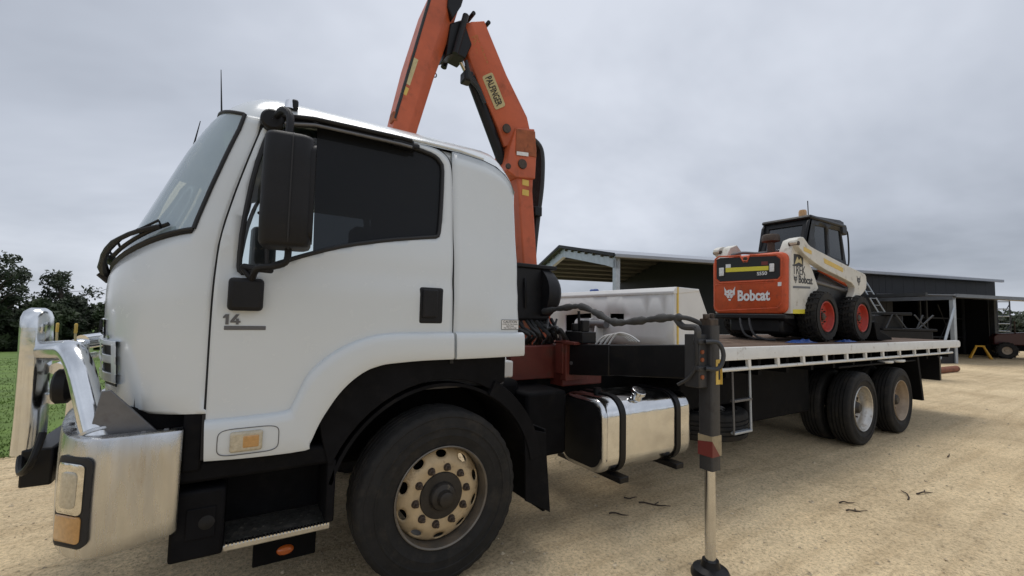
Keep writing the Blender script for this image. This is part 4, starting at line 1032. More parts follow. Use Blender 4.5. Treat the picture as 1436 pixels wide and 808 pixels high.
for xs_ in (1.56, 2.25):
    lo = rbox(cy_, cz_, (TYb-TYa)/2+0.003, (TZ1-TZ0)/2+0.003, 0.15, 8); hi = rbox(cy_, cz_, (TYb-TYa)/2+0.012, (TZ1-TZ0)/2+0.012, 0.158, 8)
    rg = [[(xs_-0.028, a, b) for a, b in lo], [(xs_-0.028, a, b) for a, b in hi], [(xs_+0.028, a, b) for a, b in hi], [(xs_+0.028, a, b) for a, b in lo]]
    MB().loft(rg, closed=True).build('tank_strap', 'black_paint', tank, ang=30)
    MB().box((xs_-0.05, 0.02, 0.315), (xs_+0.05, 0.82, 0.362)).build('tank_bracket', 'black_paint', tank, bevel=0.006)
m = MB().cyl((1.80, 0.13, 0.93), (1.80, 0.095, 1.0), 0.045, 20).cyl((1.80, 0.10, 0.99), (1.80, 0.085, 1.02), 0.06, 20); m.build('fuel_cap', 'alloy', tank, bevel=0.004)
m = MB()
m.cyl((1.55, 0.33, 0.97), (1.55, 0.33, 1.02), 0.035, 12); m.build('tank_sender', 'black_plastic', tank)
# spare wheel slung flat under the tray
m = MB().add([(v[0], v[2], -v[1]) for v in TY[0]], TY[1], Matrix.Translation((3.34, 0.62, 0.665)))
sw = m.build('spare_wheel', 'rubber', truck, ang=30)
MB().lathe([(0.296, 0.0), (0.285, 0.05), (0.25, 0.10), (0.11, 0.10), (0.105, 0.13), (0.001, 0.13)], (3.34, 0.62, 0.655), (0, 0, -1), 40).build('spare_rim', 'rim_silver', sw)
m = MB().cyl((3.34, 0.62, 0.5), (3.34, 0.62, 1.1), 0.03, 10); m.build('spare_carrier', 'chassis', sw)
# side ladder
lad = MB().tube([(3.135, 0.07, 1.165), (3.145, 0.06, 0.49)], 0.011, 8).build('ladder', 'steel_grey', truck)
MB().tube([(3.45, 0.07, 1.165), (3.45, 0.06, 0.49)], 0.013, 8).build('ladder_rail', 'galv', lad)
for zz_, mt_ in ((1.15, 'steel_grey'), (0.82, 'steel_grey'), (0.50, 'galv')):
    MB().box((3.14, 0.045, zz_-0.012), (3.455, 0.095, zz_+0.012)).build('ladder_rung', mt_, lad, bevel=0.004)

# ------------------------------------------------------------------ tray
TZ = 1.36; T0, T1 = 2.15, 10.37
tray = MB().box((T0, -0.02, TZ-0.09), (T1-0.05, 2.42, TZ-0.022)).build('tray', 'black_paint', truck, bevel=0.004)
npl = 16
for i in range(npl):       # deck planks run lengthwise
    w_ = 2.34/npl; y0 = 0.03+i*w_
    o = MB().box((T0+0.02, y0+0.004, TZ-0.02), (T1-0.08, y0+w_-0.004, TZ+0.004+random.uniform(-0.003, 0.003))).build('plank', 'deck_timber', tray)
for yy, s in ((-0.03, 1), (2.43, -1)):
    rg = []
    pr = [(0.0, TZ-0.12), (-0.004, TZ-0.115), (-0.004, TZ-0.004), (0.0, TZ+0.004), (0.055, TZ+0.004), (0.055, TZ-0.03), (0.012, TZ-0.03), (0.012, TZ-0.12)]
    xs_ = [T0, T1-0.07, T1-0.045, T1-0.02, T1-0.006, T1]; kk = [1, 1, 0.94, 0.8, 0.6, 0.35]
    for x, k in zip(xs_, kk):
        rg.append([(x, yy+s*a, (TZ-0.07)+(b-(TZ-0.07))*k) for a, b in pr])
    MB().loft(rg, closed=True, cap0=True, cap1=True).build('coaming', 'white_tray', tray, ang=30)
    # tie rail and its spacers
    m = MB().tube(smoothpoly([(T0+0.02, yy+s*0.02, 1.150), (9.4, yy+s*0.02, 1.150), (9.62, yy+s*0.02, 1.158), (9.74, yy+s*0.02, 1.215), (9.78, yy+s*0.02, 1.26)], 4), 0.019, 8)
    m.build('tie_rail', 'white_tray', tray)
    for x in [2.72, 3.30, 3.86, 4.42, 4.98, 5.56, 6.14, 6.74, 7.38, 8.02, 8.66, 9.22]:
        MB().prism([(x-0.035, 1.145), (x+0.012, 1.145), (x-0.0, 1.25), (x-0.05, 1.25)], lambda a, b, d: (a, d, b), yy+s*0.0, yy+s*0.03).build('rail_spacer', 'white_tray', tray)
m = MB().box((T1-0.09, 0.02, TZ-0.14), (T1-0.02, 2.38, TZ+0.0)); m.build('rear_rail', 'white_tray', tray, bevel=0.01)
for i in range(14):
    x = 2.4+i*0.58
    MB().box((x, 0.04, 1.06), (x+0.06, 2.36, 1.268)).build('cross_bearer', 'chassis', tray, bevel=0.003)
m = MB().box((9.9, 0.15, 0.62), (9.98, 2.25, 1.26)); m.build('tail_board', 'black_paint', truck, bevel=0.006)
# dust and droppings on the deck beneath the loader
# ------------------------------------------------------------------ loader crane behind the cab
crane = MB().box((1.38, 0.60, 1.00), (1.86, 1.80, 1.365)).build('crane_base', 'crane_red', truck, bevel=0.012)
tag(crane, 'orange folding loader crane standing behind the cab')
MB().box((1.345, 1.02, 1.00), (1.40, 1.10, 1.385)).build('base_rib', 'crane_orange', crane, bevel=0.004)
MB().box((1.36, 0.53, 1.06), (1.62, 0.61, 1.42)).build('beam_collar', 'crane_red', crane, bevel=0.006)
MB().box((1.345, 0.56, 1.12), (1.365, 0.66, 1.40)).box((1.345, 0.40, 1.385), (1.5, 0.66, 1.41)).build('collar_bracket', 'crane_red', crane, bevel=0.004)
for y_ in (0.72, 1.5): MB().box((0.9, y_, 1.06), (1.40, y_+0.14, 1.36)).build('sub_frame', 'crane_red', crane, bevel=0.01)
m = MB(); rg = []
for y, x0, z0, z1 in ((0.60, 1.40, 1.105, 1.378), (0.05, 1.405, 1.163, 1.413)):
    rg.append([(x0, y, z0), (x0+0.20, y, z0), (x0+0.20, y, z1), (x0, y, z1)])
m.loft(rg, closed=True, cap0=True, cap1=True); beam = m.build('outrigger_beam', 'black_paint', crane, bevel=0.008)
m = MB(); rg = []
for y, x0, z0, z1 in ((0.10, 1.413, 1.163, 1.404), (-0.70, 1.425, 1.238, 1.462)):
    rg.append([(x0, y, z0), (x0+0.175, y, z0), (x0+0.175, y, z1), (x0, y, z1)])
m.loft(rg, closed=True, cap0=True, cap1=True); m.build('outrigger_extension', 'black_paint', crane, bevel=0.008)
m = MB().cyl((1.39, 0.5, 1.22), (1.41, 0.5, 1.22), 0.016, 8); m.build('beam_bolt', 'steel_grey', crane)
# outrigger leg
LX, LY = 1.525, -0.745
leg = MB()
leg.loft([[(LX+a, LY+b, z) for a, b in rbox(0, 0, 0.048, 0.048, 0.012, 3)] for z in (0.665, 1.59)], closed=True, cap0=True, cap1=True)
leg = leg.build('outrigger_leg', 'leg_grey', truck, ang=30); tag(leg, 'extended grey outrigger leg with yellow and red warning decals')
MB().cyl((LX, LY, 0.06), (LX, LY, 0.70), 0.033, 24).build('leg_ram', 'ram_chrome', leg)
MB().lathe([(0.001, 0.10), (0.05, 0.10), (0.055, 0.075), (0.06, 0.06), (0.105, 0.045), (0.118, 0.02), (0.118, -0.01), (0.001, -0.01)], (LX, LY, 0.0), (0, 0, 1), 32).build('leg_foot', 'black_paint', leg, ang=30)
MB().box((LX-0.042, LY-0.042, 1.585), (LX+0.042, LY+0.042, 1.635)).cyl((LX-0.03, LY, 1.63), (LX-0.03, LY, 1.665), 0.022, 10).cyl((LX+0.03, LY, 1.63), (LX+0.03, LY, 1.67), 0.018, 10).build('leg_valve', 'nut_rust', leg, bevel=0.006)
MB().box((LX-0.003, LY-0.0505, 1.21), (LX+0.046, LY-0.047, 1.37)).box((LX+0.0465, LY-0.06, 1.21), (LX+0.0505, LY+0.03, 1.37)).build('warning_decal', 'decal_yellow', leg)
MB().box((LX+0.018, LY-0.0515, 1.325), (LX+0.045, LY-0.0465, 1.345)).box((LX+0.022, LY-0.0515, 1.24), (LX+0.040, LY-0.0465, 1.30)).build('decal_mark', 'lettering_black', leg)
MB().box((LX-0.0505, LY-0.0505, 0.755), (LX+0.0505, LY+0.0505, 0.885)).build('warning_band', 'decal_faded', leg)
m = MB().prism([(-0.0505, 0.755), (0.03, 0.755), (-0.0505, 0.855)], lambda a, b, d: (LX+a, LY+d, b), -0.0525, -0.050); m.prism([(-0.0505, 0.755), (0.0505, 0.755), (0.0505, 0.84), (-0.0505, 0.855)], lambda a, b, d: (LX+d, LY+a, b), -0.0525, -0.050); m.build('warning_stripe', 'decal_red', leg)
# leg bracket and hydraulic fittings next to it
m = MB().box((LX-0.135, LY-0.02, 1.19), (LX-0.045, LY+0.09, 1.53)).box((LX-0.15, LY-0.035, 1.47), (LX-0.044, LY+0.02, 1.50)).box((LX-0.15, LY-0.035, 1.30), (LX-0.044, LY+0.02, 1.33)); m.build('leg_bracket', 'leg_grey', leg, bevel=0.006)
for z in (1.26, 1.37, 1.42):
    MB().cyl((LX-0.11, LY-0.03, z), (LX-0.11, LY-0.015, z), 0.014, 8).build('bracket_bolt', 'rusty_orange', leg)
MB().tube(smoothpoly([(LX-0.10, LY-0.04, 1.485), (LX-0.03, LY-0.085, 1.48), (LX+0.0, LY-0.10, 1.40), (LX-0.03, LY-0.085, 1.32), (LX-0.10, LY-0.04, 1.315)], 5), 0.014, 10).build('bracket_handle', 'galv_dark', leg)
MB().tube(smoothpoly([(LX-0.14, LY, 1.58), (LX-0.15, LY-0.01, 1.45), (LX-0.14, LY, 1.33), (LX-0.16, LY+0.04, 1.25), (LX-0.19, LY+0.10, 1.2)], 5), 0.011, 8).build('bracket_hose', 'hose', leg)
# wrapped hose from the crane to the leg
hp = [(762, 437, 1.35, 0.9), (790, 432, 1.36, 0.62), (815, 430, 1.38, 0.38), (838, 440, 1.38, 0.2), (862, 452, 1.38, 0.02), (895, 450, 1.40, -0.2), (930, 446, 1.42, -0.45), (962, 446, 1.42, -0.62), (985, 455, 1.50, -0.74)]
pts = [onX(u, v, x) for u, v, x, _ in hp]
sp_ = smoothpoly([tuple(q) for q in pts], 6)
MB().tube(sp_, 0.03, 12, radii=[0.026+0.006*math.sin(i*1.1)+0.004*math.sin(i*2.7) if i < len(sp_)-8 else 0.016 for i in range(len(sp_))]).build('wrapped_hose', 'canvas_grey', crane)
MB().tube(smoothpoly([tuple(onX(948, 447, 1.42)), tuple(onX(958, 458, 1.42)), (LX-0.13, LY, 1.57), (LX-0.13, LY, 1.50)], 5), 0.022, 10).build('wrapped_hose', 'canvas_grey', crane)

# column, booms
YC = 1.25
def boom(name, pts, half_w, hts, mt, parent, flip=1):
    """hexagonal boom: flat back, straight sides, narrower towards the inner face. pts: axis (x,z); hts: depth at each"""
    rg = []
    n = len(pts)
    for i, (x, z) in enumerate(pts):
        a, b = pts[max(0, i-1)], pts[min(n-1, i+1)]; t = Vector((b[0]-a[0], b[1]-a[1])).normalized(); nn = Vector((-t.y, t.x))*flip
        h = hts[i]; w = half_w
        sec = [(-w, 0.5*h), (w, 0.5*h), (w, -0.10*h), (w*0.45, -0.5*h), (-w*0.45, -0.5*h), (-w, -0.10*h)]
        rg.append([Vector((x+nn.x*s, YC+y, z+nn.y*s)) for y, s in sec])
    return MB().loft(rg, closed=True, cap0=True, cap1=True).build(name, mt, parent, bevel=0.008), rg
def px(u, v, y=YC-0.13): q = onY(u, v, y); return (q.x, q.z)
# column
cl = [px(736, 372), px(728, 222)]; 
m = MB()
x0, x1 = px(733, 300)[0], px(750, 300)[0]
rgc = []
for z, a, b, w in ((1.36, 1.36, 1.66, 0.18), (1.75, 1.34, 1.58, 0.16), (2.1, 1.28, 1.45, 0.14), (2.9, 1.20, 1.375, 0.13), (3.12, 1.14, 1.38, 0.13), (3.24, 1.10, 1.38, 0.13)):
    rgc.append([(a, YC-w, z), (b, YC-w, z), (b, YC+w, z), (a, YC+w, z)])
m.loft(rgc, closed=True, cap0=True, cap1=True); m.build('crane_column', 'crane_orange', crane, bevel=0.015)
# knuckle plates
m = MB().prism([px(709, 240), px(713, 212), px(722, 180), px(748, 182), px(751, 212), px(749, 252), px(722, 250)], lambda a, b, d: (a, d, b), YC-0.155, YC+0.155); m.build('knuckle', 'crane_orange', crane, bevel=0.012)
m = MB().prism([px(722, 182), px(748, 186), px(750, 222), px(721, 216)], lambda a, b, d: (a, d, b), YC-0.164, YC-0.153); m.build('knuckle_plate', 'rusty_orange', crane, bevel=0.004)
m = MB().prism([px(722, 214), px(738, 216), px(738, 221), px(722, 219)], lambda a, b, d: (a, d, b), YC-0.170, YC-0.162); m.build('knuckle_mark', 'lettering_white', crane)
for (u, v, rr_) in ((733, 230, 0.05), (713, 233, 0.028)):
    q = onY(u, v, YC-0.165); MB().cyl((q.x, YC-0.172, q.z), (q.x, YC-0.15, q.z), rr_, 18).build('knuckle_pin', 'nut_rust', crane, bevel=0.004)
# inner boom up to the elbow
iaxis = [px(733, 205), px(726, 185), px(690, 110), px(668, 40), px(664, 28)]
ib, _ = boom('inner_boom', [px(730, 200), px(722, 170), px(694, 110), px(670, 48), px(664, 30)], 0.13, [0.31, 0.34, 0.31, 0.28, 0.26], 'crane_orange', crane, flip=-1)
oa = [px(636, -22), px(620, 20), px(594, 95), px(574, 165), px(568, 188)]
ob, _ = boom('outer_boom', oa, 0.125, [0.26, 0.29, 0.26, 0.23, 0.22], 'crane_orange', crane, flip=-1)
MB().tube([Vector((px(604, -5)[0], YC-0.12, px(604, -5)[1])), Vector((px(554, 166)[0], YC-0.12, px(554, 166)[1]))], 0.014, 8).build('boom_pipe', 'hose', crane)
# dark cheek above the elbow, link arms and cylinder
m = MB().prism([px(629, -20), px(655, -20), px(646, 10), px(634, 28), px(627, 10)], lambda a, b, d: (a, d, b), YC-0.15, YC+0.15); m.build('elbow_cheek', 'black_paint', crane, bevel=0.01)
m = MB().prism([px(634, 30), px(652, 24), px(664, 60), px(655, 80), px(640, 72), px(628, 76)], lambda a, b, d: (a, d, b), YC-0.10, YC+0.10); m.build('elbow_link', 'black_paint', crane, bevel=0.01)
for dy in (-0.135, 0.135):
    a, b = px(653, 22), px(638, 76); MB().tube([Vector((a[0], YC+dy, a[1])), Vector((b[0], YC+dy, b[1]))], 0.03, 10).build('link_arm', 'black_paint', crane)
a, b = px(652, 70), px(672, 112); MB().tube([Vector((a[0], YC, a[1])), Vector((b[0], YC, b[1]))], 0.028, 12).build('cylinder_rod', 'ram_chrome', crane)
a, b = px(668, 100), px(715, 225); MB().tube([Vector((a[0]+0.01, YC, a[1])), Vector((b[0]+0.0, YC, b[1]))], 0.055, 16).build('boom_cylinder', 'black_paint', crane)
m = MB()
for t in range(3):
    a, b, c_ = px(655, 84+t*4), px(659, 105+t*3), px(672, 118+t*2); m.tube(smoothpoly([(a[0], YC-0.11, a[1]), (b[0], YC-0.13, b[1]), (c_[0], YC-0.10, c_[1]), (px(681, 145)[0], YC-0.12, px(681, 145)[1])], 4), 0.016, 8)
m.build('elbow_hose', 'hose', crane)
q = px(657, 106); MB().box((q[0]-0.04, YC-0.14, q[1]-0.05), (q[0]+0.05, YC-0.02, q[1]+0.05)).build('valve_block', 'black_paint', crane, bevel=0.015)
for (u, v) in ((664, 19), (685, 32)):
    q = px(u, v); MB().cyl((q[0], YC-0.14, q[1]), (q[0], YC+0.14, q[1]), 0.02, 10).build('boom_pin', 'black_paint', crane)
q = px(556, 163); MB().box((q[0]-0.03, YC-0.13, q[1]-0.04), (q[0]+0.01, YC-0.03, q[1]+0.04)).build('boom_stop', 'rusty_orange', crane, bevel=0.006)
q = px(612, 97); MB().lathe([(0.022+0.006*math.cos(t), 0.006*math.sin(t)) for t in [2*PI*i/6 for i in range(6)]], (q[0]+0.02, YC-0.03, q[1]), (0, 1, 0), 16, close=True).build('boom_eye', 'steel_grey', crane)
q = px(711, 180, YC-0.135); MB().cyl((q[0], YC-0.138, q[1]), (q[0], YC-0.12, q[1]), 0.045, 20).build('boom_boss', 'black_paint', ib) if False else MB().cyl((q[0], YC-0.138, q[1]), (q[0], YC-0.12, q[1]), 0.045, 20).build('boom_boss', 'nut_rust', crane)
# maker's plate on the lower slanted face of the inner boom
def slant_text(p0, p1, s, hgt, wfrac, mt, plate=None, sc=0.5):
    """along the slanted near face, from p0 to p1 (pixels on its middle line)"""
    A = Vector(onY(*p0, YC-0.10)); B = Vector(onY(*p1, YC-0.10)); t = (B-A).normalized(); L = (B-A).length
    nn = Vector((-t.z, 0, t.x)); 
    if nn.dot(Vector((-1, 0, 0))) > 0: nn = -nn         # towards the boom's back
    face_up = (nn*0.40*0.30+Vector((0, -0.13*0.55, 0))).normalized()
    nrm = t.cross(face_up); 
    if nrm.dot(CAM-A) < 0: nrm = -nrm
    up = nrm.cross(t)
    o = A-up*(hgt/2)+nrm*0.018
    return o, t, up, nrm, L
o_, t_, u_, n_, L_ = slant_text((683, 105), (702, 152), '', 0.10, 1, None)
m = MB(); sec = rbox(L_/2, 0.05, L_/2, 0.055, 0.02, 3); m.loft([[o_+t_*a+u_*b+n_*d for a, b in sec] for d in (-0.03, 0.0)], closed=True, cap1=True); plate = m.build('maker_plate', 'decal_cream', ib)
text('maker_name', 'PALFINGER', frame(o_+t_*0.025+u_*0.018+n_*0.001, t_, u_, n_), 0.066, L_-0.05, 'lettering_black', ib, 0.002, 0.02)
o_, t_, u_, n_, L_ = slant_text((664, 52), (680, 92), '', 0.08, 1, None)
text('model_name', 'PK 12000', frame(o_+u_*0.01+n_*0.001, t_, u_, n_), 0.07, L_, 'faded_gold', ib, 0.002, 0.01)
# decals on the outer boom and column
for (u0, v0, u1, v1, mt_) in ((583, 82, 571, 118, 'decal_cream'), (570, 122, 566, 132, 'decal_yellow')):
    a, b = px(u0, v0, YC-0.127), px(u1, v1, YC-0.127); d = Vector((b[0]-a[0], b[1]-a[1])); nn = Vector((-d.y, d.x)).normalized()*0.025
    m = MB().prism([(a[0]-nn.x, a[1]-nn.y), (a[0]+nn.x, a[1]+nn.y), (b[0]+nn.x, b[1]+nn.y), (b[0]-nn.x, b[1]-nn.y)], lambda p_, q_, d_: (p_, d_, q_), YC-0.1275, YC-0.124); m.build('boom_decal', mt_, ob)
for v in (246, 256, 270):
    a = px(736, v, YC-0.135); MB().box((a[0]-0.03, YC-0.1345, a[1]-0.03), (a[0]+0.05, YC-0.129, a[1]+0.03)).build('column_decal', 'decal_yellow', crane)
# hose bundle down the back of the column
m = MB()
for k in range(6):
    off = k*0.022-0.05
    m.tube(smoothpoly([(px(745, 190)[0]+0.02, YC+off, px(745, 190)[1]+0.02), (px(762, 205)[0]+0.02, YC+off, px(757, 205)[1]), (px(764, 250)[0], YC+off-0.02, px(758, 250)[1]), (px(760, 300)[0], YC+off, px(755, 300)[1]), (px(755, 345)[0], YC+off, px(750, 345)[1]), (px(752, 385)[0], YC+off, px(748, 385)[1])], 6), 0.034, 8)
m.build('hose_bundle', 'hose', crane)
MB().box((px(757, 296)[0]-0.05, YC-0.12, px(757, 296)[1]-0.05), (px(757, 296)[0]+0.04, YC+0.1, px(757, 296)[1]+0.05)).build('hose_clamp', 'black_paint', crane, bevel=0.01)
# black oil tank with a round end beside the column
m = MB().box((1.02, 0.90, 1.58), (1.46, 1.10, 2.10)); ot = m.build('oil_tank', 'black_plastic', crane, bevel=0.03, seg=3)
MB().lathe([(0.001, -0.05), (0.17, -0.04), (0.23, 0.0), (0.25, 0.06), (0.25, 0.2), (0.001, 0.2)], (1.42, 1.14, 1.86), (0, -1, 0), 28).build('tank_drum', 'black_plastic', ot) if False else MB().lathe([(0.001, 0.11), (0.12, 0.10), (0.20, 0.06), (0.245, 0.0), (0.25, -0.12), (0.001, -0.12)], (1.46, 1.01, 1.85), (1, 0, 0), 28).build('tank_drum', 'black_plastic', ot)
m = MB().box((1.0, 0.88, 2.08), (1.52, 1.12, 2.12)); m.build('tank_lid', 'black_plastic', ot, bevel=0.01)
for y in (0.95, 1.05): MB().tube(smoothpoly([(1.15+(y-0.95)*2, 0.895, 1.98), (1.15+(y-0.95)*2, 0.875, 1.85), (1.16+(y-0.95)*2, 0.895, 1.7)], 4), 0.012, 8).build('tank_handle', 'black_paint', ot)
random.seed(77)
for k in range(10):
    x = 1.0+k*0.05
    MB().tube(smoothpoly([(x, 0.95, 1.60), (x+random.uniform(-.03, .03), 0.86+random.uniform(-.04, .02), 1.52), (x+random.uniform(-.02, .08), 0.80+random.uniform(-.06, .06), 1.45), (x+0.08, 0.9, 1.36)], 5), random.choice((0.012, 0.016, 0.02)), 8).build('hydraulic_hose', 'hose', crane)
# hoses, levers and valve bank between base and tank
random.seed(21)
for k in range(9):
    y = 0.55+k*0.06
    MB().tube(smoothpoly([(1.42, y, 1.38), (1.36+random.uniform(-.04, .02), y+random.uniform(-.05, .05), 1.47+random.uniform(0, .06)), (1.38, y+random.uniform(.05, .2), 1.50+random.uniform(-.03, .06)), (1.44, y+random.uniform(.15, .35), 1.60)], 5), random.choice((0.011, 0.014, 0.017)), 8).build('hydraulic_hose', random.choice(('hose', 'hose', 'steel_grey')), crane)
MB().box((1.40, 0.36, 1.40), (1.56, 0.60, 1.50)).box((1.42, 0.38, 1.50), (1.50, 0.42, 1.60)).box((1.42, 0.50, 1.50), (1.50, 0.54, 1.57)).build('valve_bank', 'black_paint', crane, bevel=0.008)
MB().tube([(1.45, 0.46, 1.5), (1.44, 0.46, 1.68)], 0.012, 8).build('control_lever', 'black_paint', crane)
for k in range(4):
    MB().tube(smoothpoly([(1.5, 0.30-k*0.05, 1.40), (1.52, 0.22-k*0.05, 1.47+0.01*k), (1.56, 0.1-k*0.04, 1.49), (1.6, 0.0-k*0.03, 1.44)], 5), 0.008, 6).build('pipe', 'white_box', crane)
# ------------------------------------------------------------------ white machine housing at the front of the tray
BX, BZ0, BZ1 = 2.2, TZ+0.004, 1.915
wb = thing('white_housing', 'large white steel machine housing with sloping back behind the black outrigger beam', 'machine')
op = [(0.30, 1.40), (0.30, 1.66), (0.78, 1.66), (0.78, 1.40)]      # opening in the front face (y, z)
op2 = [(0.46, 1.60), (0.46, 1.695), (0.62, 1.695), (0.62, 1.60)]
hole = [tuple(onX(u, v, BX))[1:] for u, v in ((793, 442), (829, 439), (829, 468), (793, 470))]
hole2 = [tuple(onX(u, v, BX))[1:] for u, v in ((855, 440), (875, 440), (875, 452), (855, 452))]
panel('front_panel', [(0.05, BZ0), (0.05, BZ1-0.05), (2.35, BZ1-0.05), (2.35, BZ0)], [hole, hole2], lambda y, z: (BX, y, z), 'white_box', wb, 0.2, 0.02)
sidep = [(BX+0.02, BZ0), (BX+0.02, BZ1), (2.57, BZ1-0.005), (2.73, 1.62), (2.73, BZ0)]
for y0, y1 in ((0.05, 0.07), (2.33, 2.35)):
    MB().prism(sidep, lambda a, b, d: (a, d, b), y0, y1).build('side_panel', 'white_box', wb, bevel=0.004)
MB().prism([(BX-0.006, BZ1-0.06), (BX-0.006, BZ1-0.035), (BX+0.03, BZ1+0.006), (2.57, BZ1+0.002), (2.57, BZ1-0.02), (BX+0.02, BZ1-0.06)], lambda a, b, d: (a, d, b), 0.044, 2.356).build('top_panel', 'white_box', wb, bevel=0.006)
MB().prism([(2.57, BZ1-0.004), (2.735, 1.62), (2.735, BZ0), (2.715, BZ0), (2.715, 1.615), (2.555, BZ1-0.01)], lambda a, b, d: (a, d, b), 0.048, 2.352).build('back_panel', 'white_box', wb, bevel=0.004)
MB().box((BX+0.045, 0.040, BZ0), (BX+0.062, 0.052, BZ1+0.004)).build('yellow_seam', 'decal_yellow', wb)
MB().box((BX+0.25, 0.35, BZ0), (BX+0.28, 2.3, 1.86)).build('inner_bulkhead', 'chassis', wb)
yc = sum(q[0] for q in hole)/4; 
MB().cyl((BX+0.06, yc+0.05, 1.55), (BX+0.06, yc-0.20, 1.55), 0.07, 20).build('inner_drum', 'white_box', wb)
for k in range(2):
    y = hole[1][0]-0.02-k*0.16
    MB().prism([(BX-0.13, TZ+0.01), (BX-0.10, 1.54), (BX-0.03, 1.62), (BX, 1.62), (BX, TZ+0.01)], lambda a, b, d: (a, d, b), y-0.012, y+0.012).build('lug', 'white_box', wb, bevel=0.004)
MB().cyl((BX-0.06, hole[1][0]+0.02, 1.56), (BX-0.06, hole[1][0]-0.3, 1.56), 0.045, 16).build('roller', 'steel_grey', wb)
for y_, z_ in ((0.42, 1.62), (0.16, 1.62)): MB().cyl((BX-0.006, y_, z_), (BX+0.01, y_, z_), 0.012, 8).build('bolt', 'nut_rust', wb)
rebase(wb, (2.45, 1.2, TZ+0.004))
# blue tarpaulin roll on the housing's far end
q = onX(840, 404, 2.62)
bt = MB().lathe([(0.001, -0.07), (0.022, -0.065), (0.028, -0.03), (0.024, 0.03), (0.028, 0.06), (0.001, 0.07)], (2.45, q.y*0.93, BZ1+0.025), (0.2, 1, 0), 12).build('tarpaulin_roll', 'blue_tarp')
tag(bt, 'small blue tarpaulin roll lying on top of the white housing', 'tarpaulin')
random.seed(5)
def crumple(name, c, sx, sy, h, label):
    n = 12; vs = []; fs = []
    for j in range(n):
        for i in range(n):
            a, b = i/(n-1)*2-1, j/(n-1)*2-1; r = max(abs(a), abs(b)); k = max(0, 1-r**2)
            vs.append((c[0]+a*sx*(1+0.2*noise.noise((a*2, b*2, c[0]))), c[1]+b*sy, c[2]+h*k*(0.6+0.8*noise.noise((a*3+c[0], b*3, 1)))+0.004))
    for j in range(n-1):
        for i in range(n-1): fs.append((j*n+i, j*n+i+1, (j+1)*n+i+1, (j+1)*n+i))
    o = MB().add(vs, fs).build(name, 'blue_tarp', None, ang=60, solid=0.004); return tag(o, label, 'tarpaulin')
crumple('crumpled_tarpaulin', (5.12, 0.32, TZ+0.005), 0.26, 0.08, 0.05, 'crumpled blue sheet on the tray under the loader tailgate')
crumple('crumpled_tarpaulin', (6.30, 0.27, TZ+0.005), 0.20, 0.08, 0.035, 'crumpled blue sheet on the tray between the loader wheels')

# ------------------------------------------------------------------ skid steer loader on the tray
ld = thing('skid_steer_loader', 'orange and white skid steer loader with black cab parked on the truck tray', 'loader')
LYc, XR = 0.935, 4.975
LW = 0.345
ltv = tyre_mesh(LW, 0.20, 0.25, n=96)
def lug_tyre():
    vs, fs = list(ltv[0]), list(ltv[1]); k0 = len(vs)
    n = 22
    for k in range(n):
        for s in (0, 1):
            a = 2*PI*(k+0.5*s)/n; wa_ = 0.055
            y0, y1 = (0.008, 0.13) if s == 0 else (0.12, 0.242)
            r0, r1 = LW-0.02, LW+0.018
            sk = 0.09 if s == 0 else -0.09
            q = []
            for r in (r0, r1):
                for (yy, aa) in ((y0, a-wa_), (y0, a+wa_), (y1, a+wa_+sk), (y1, a-wa_+sk)):
                    rr = r-(0.02 if yy in (0.008, 0.242) and r == r1 else 0); q.append((rr*math.cos(aa), yy, rr*math.sin(aa)))
            k1 = len(vs); vs += q
            fs += [tuple(k1+i for i in f) for f in ((3, 2, 1, 0), (4, 5, 6, 7), (0, 1, 5, 4), (1, 2, 6, 5), (2, 3, 7, 6), (3, 0, 4, 7))]
    return vs, fs
LT = lug_tyre()
def lwheel(cx, y, sy):
    c = (cx, y, TZ+LW+0.012)
    m = MB().lathe([(0.001, 0.035), (0.03, 0.035), (0.05, 0.045), (0.055, 0.075), (0.10, 0.08)], (0, 0, 0), (0, 1, 0), 24)
    w = put('wheel', (m.v, m.f), 'nut_rust', ld, c, sy)
    put('tyre', LT, 'rubber', w, c, sy, 30)
    m = MB().lathe([(0.205, 0.02), (0.213, 0.008), (0.205, 0.001), (0.195, 0.008), (0.185, 0.04), (0.17, 0.07), (0.09, 0.078), (0.06, 0.078)], (0, 0, 0), (0, 1, 0), 40)
    put('rim', (m.v, m.f), 'loader_rim', w, c, sy)
    for k in range(8):
        t = 2*PI*k/8; MB().lathe([(0.001, 0.055), (0.011, 0.056), (0.012, 0.078)], (c[0]+0.10*math.cos(t), y, c[2]+0.10*math.sin(t)), (0, sy, 0), 6).build('wheel_nut', 'nut_rust', w)
WX1, WX2 = 5.76, 6.92
for x_ in (WX1, WX2): lwheel(x_, 0.27, 1); lwheel(x_, 2*LYc-0.27, -1)
# body
prf = [(XR+0.08, TZ+0.36), (XR+0.06, TZ+1.20), (5.5, TZ+1.22), (5.9, TZ+1.0), (7.2, TZ+0.62), (7.25, TZ+0.28), (7.05, TZ+0.17), (5.5, TZ+0.17), (XR+0.14, TZ+0.30)]
body = MB().prism(prf, lambda a, b, d: (a, d, b), 0.54, 2*LYc-0.54).build('body', 'black_paint', ld, bevel=0.015)
PX = lambda u, v, y=0.40: (lambda q: (q.x, q.z))(onY(u, v, y))
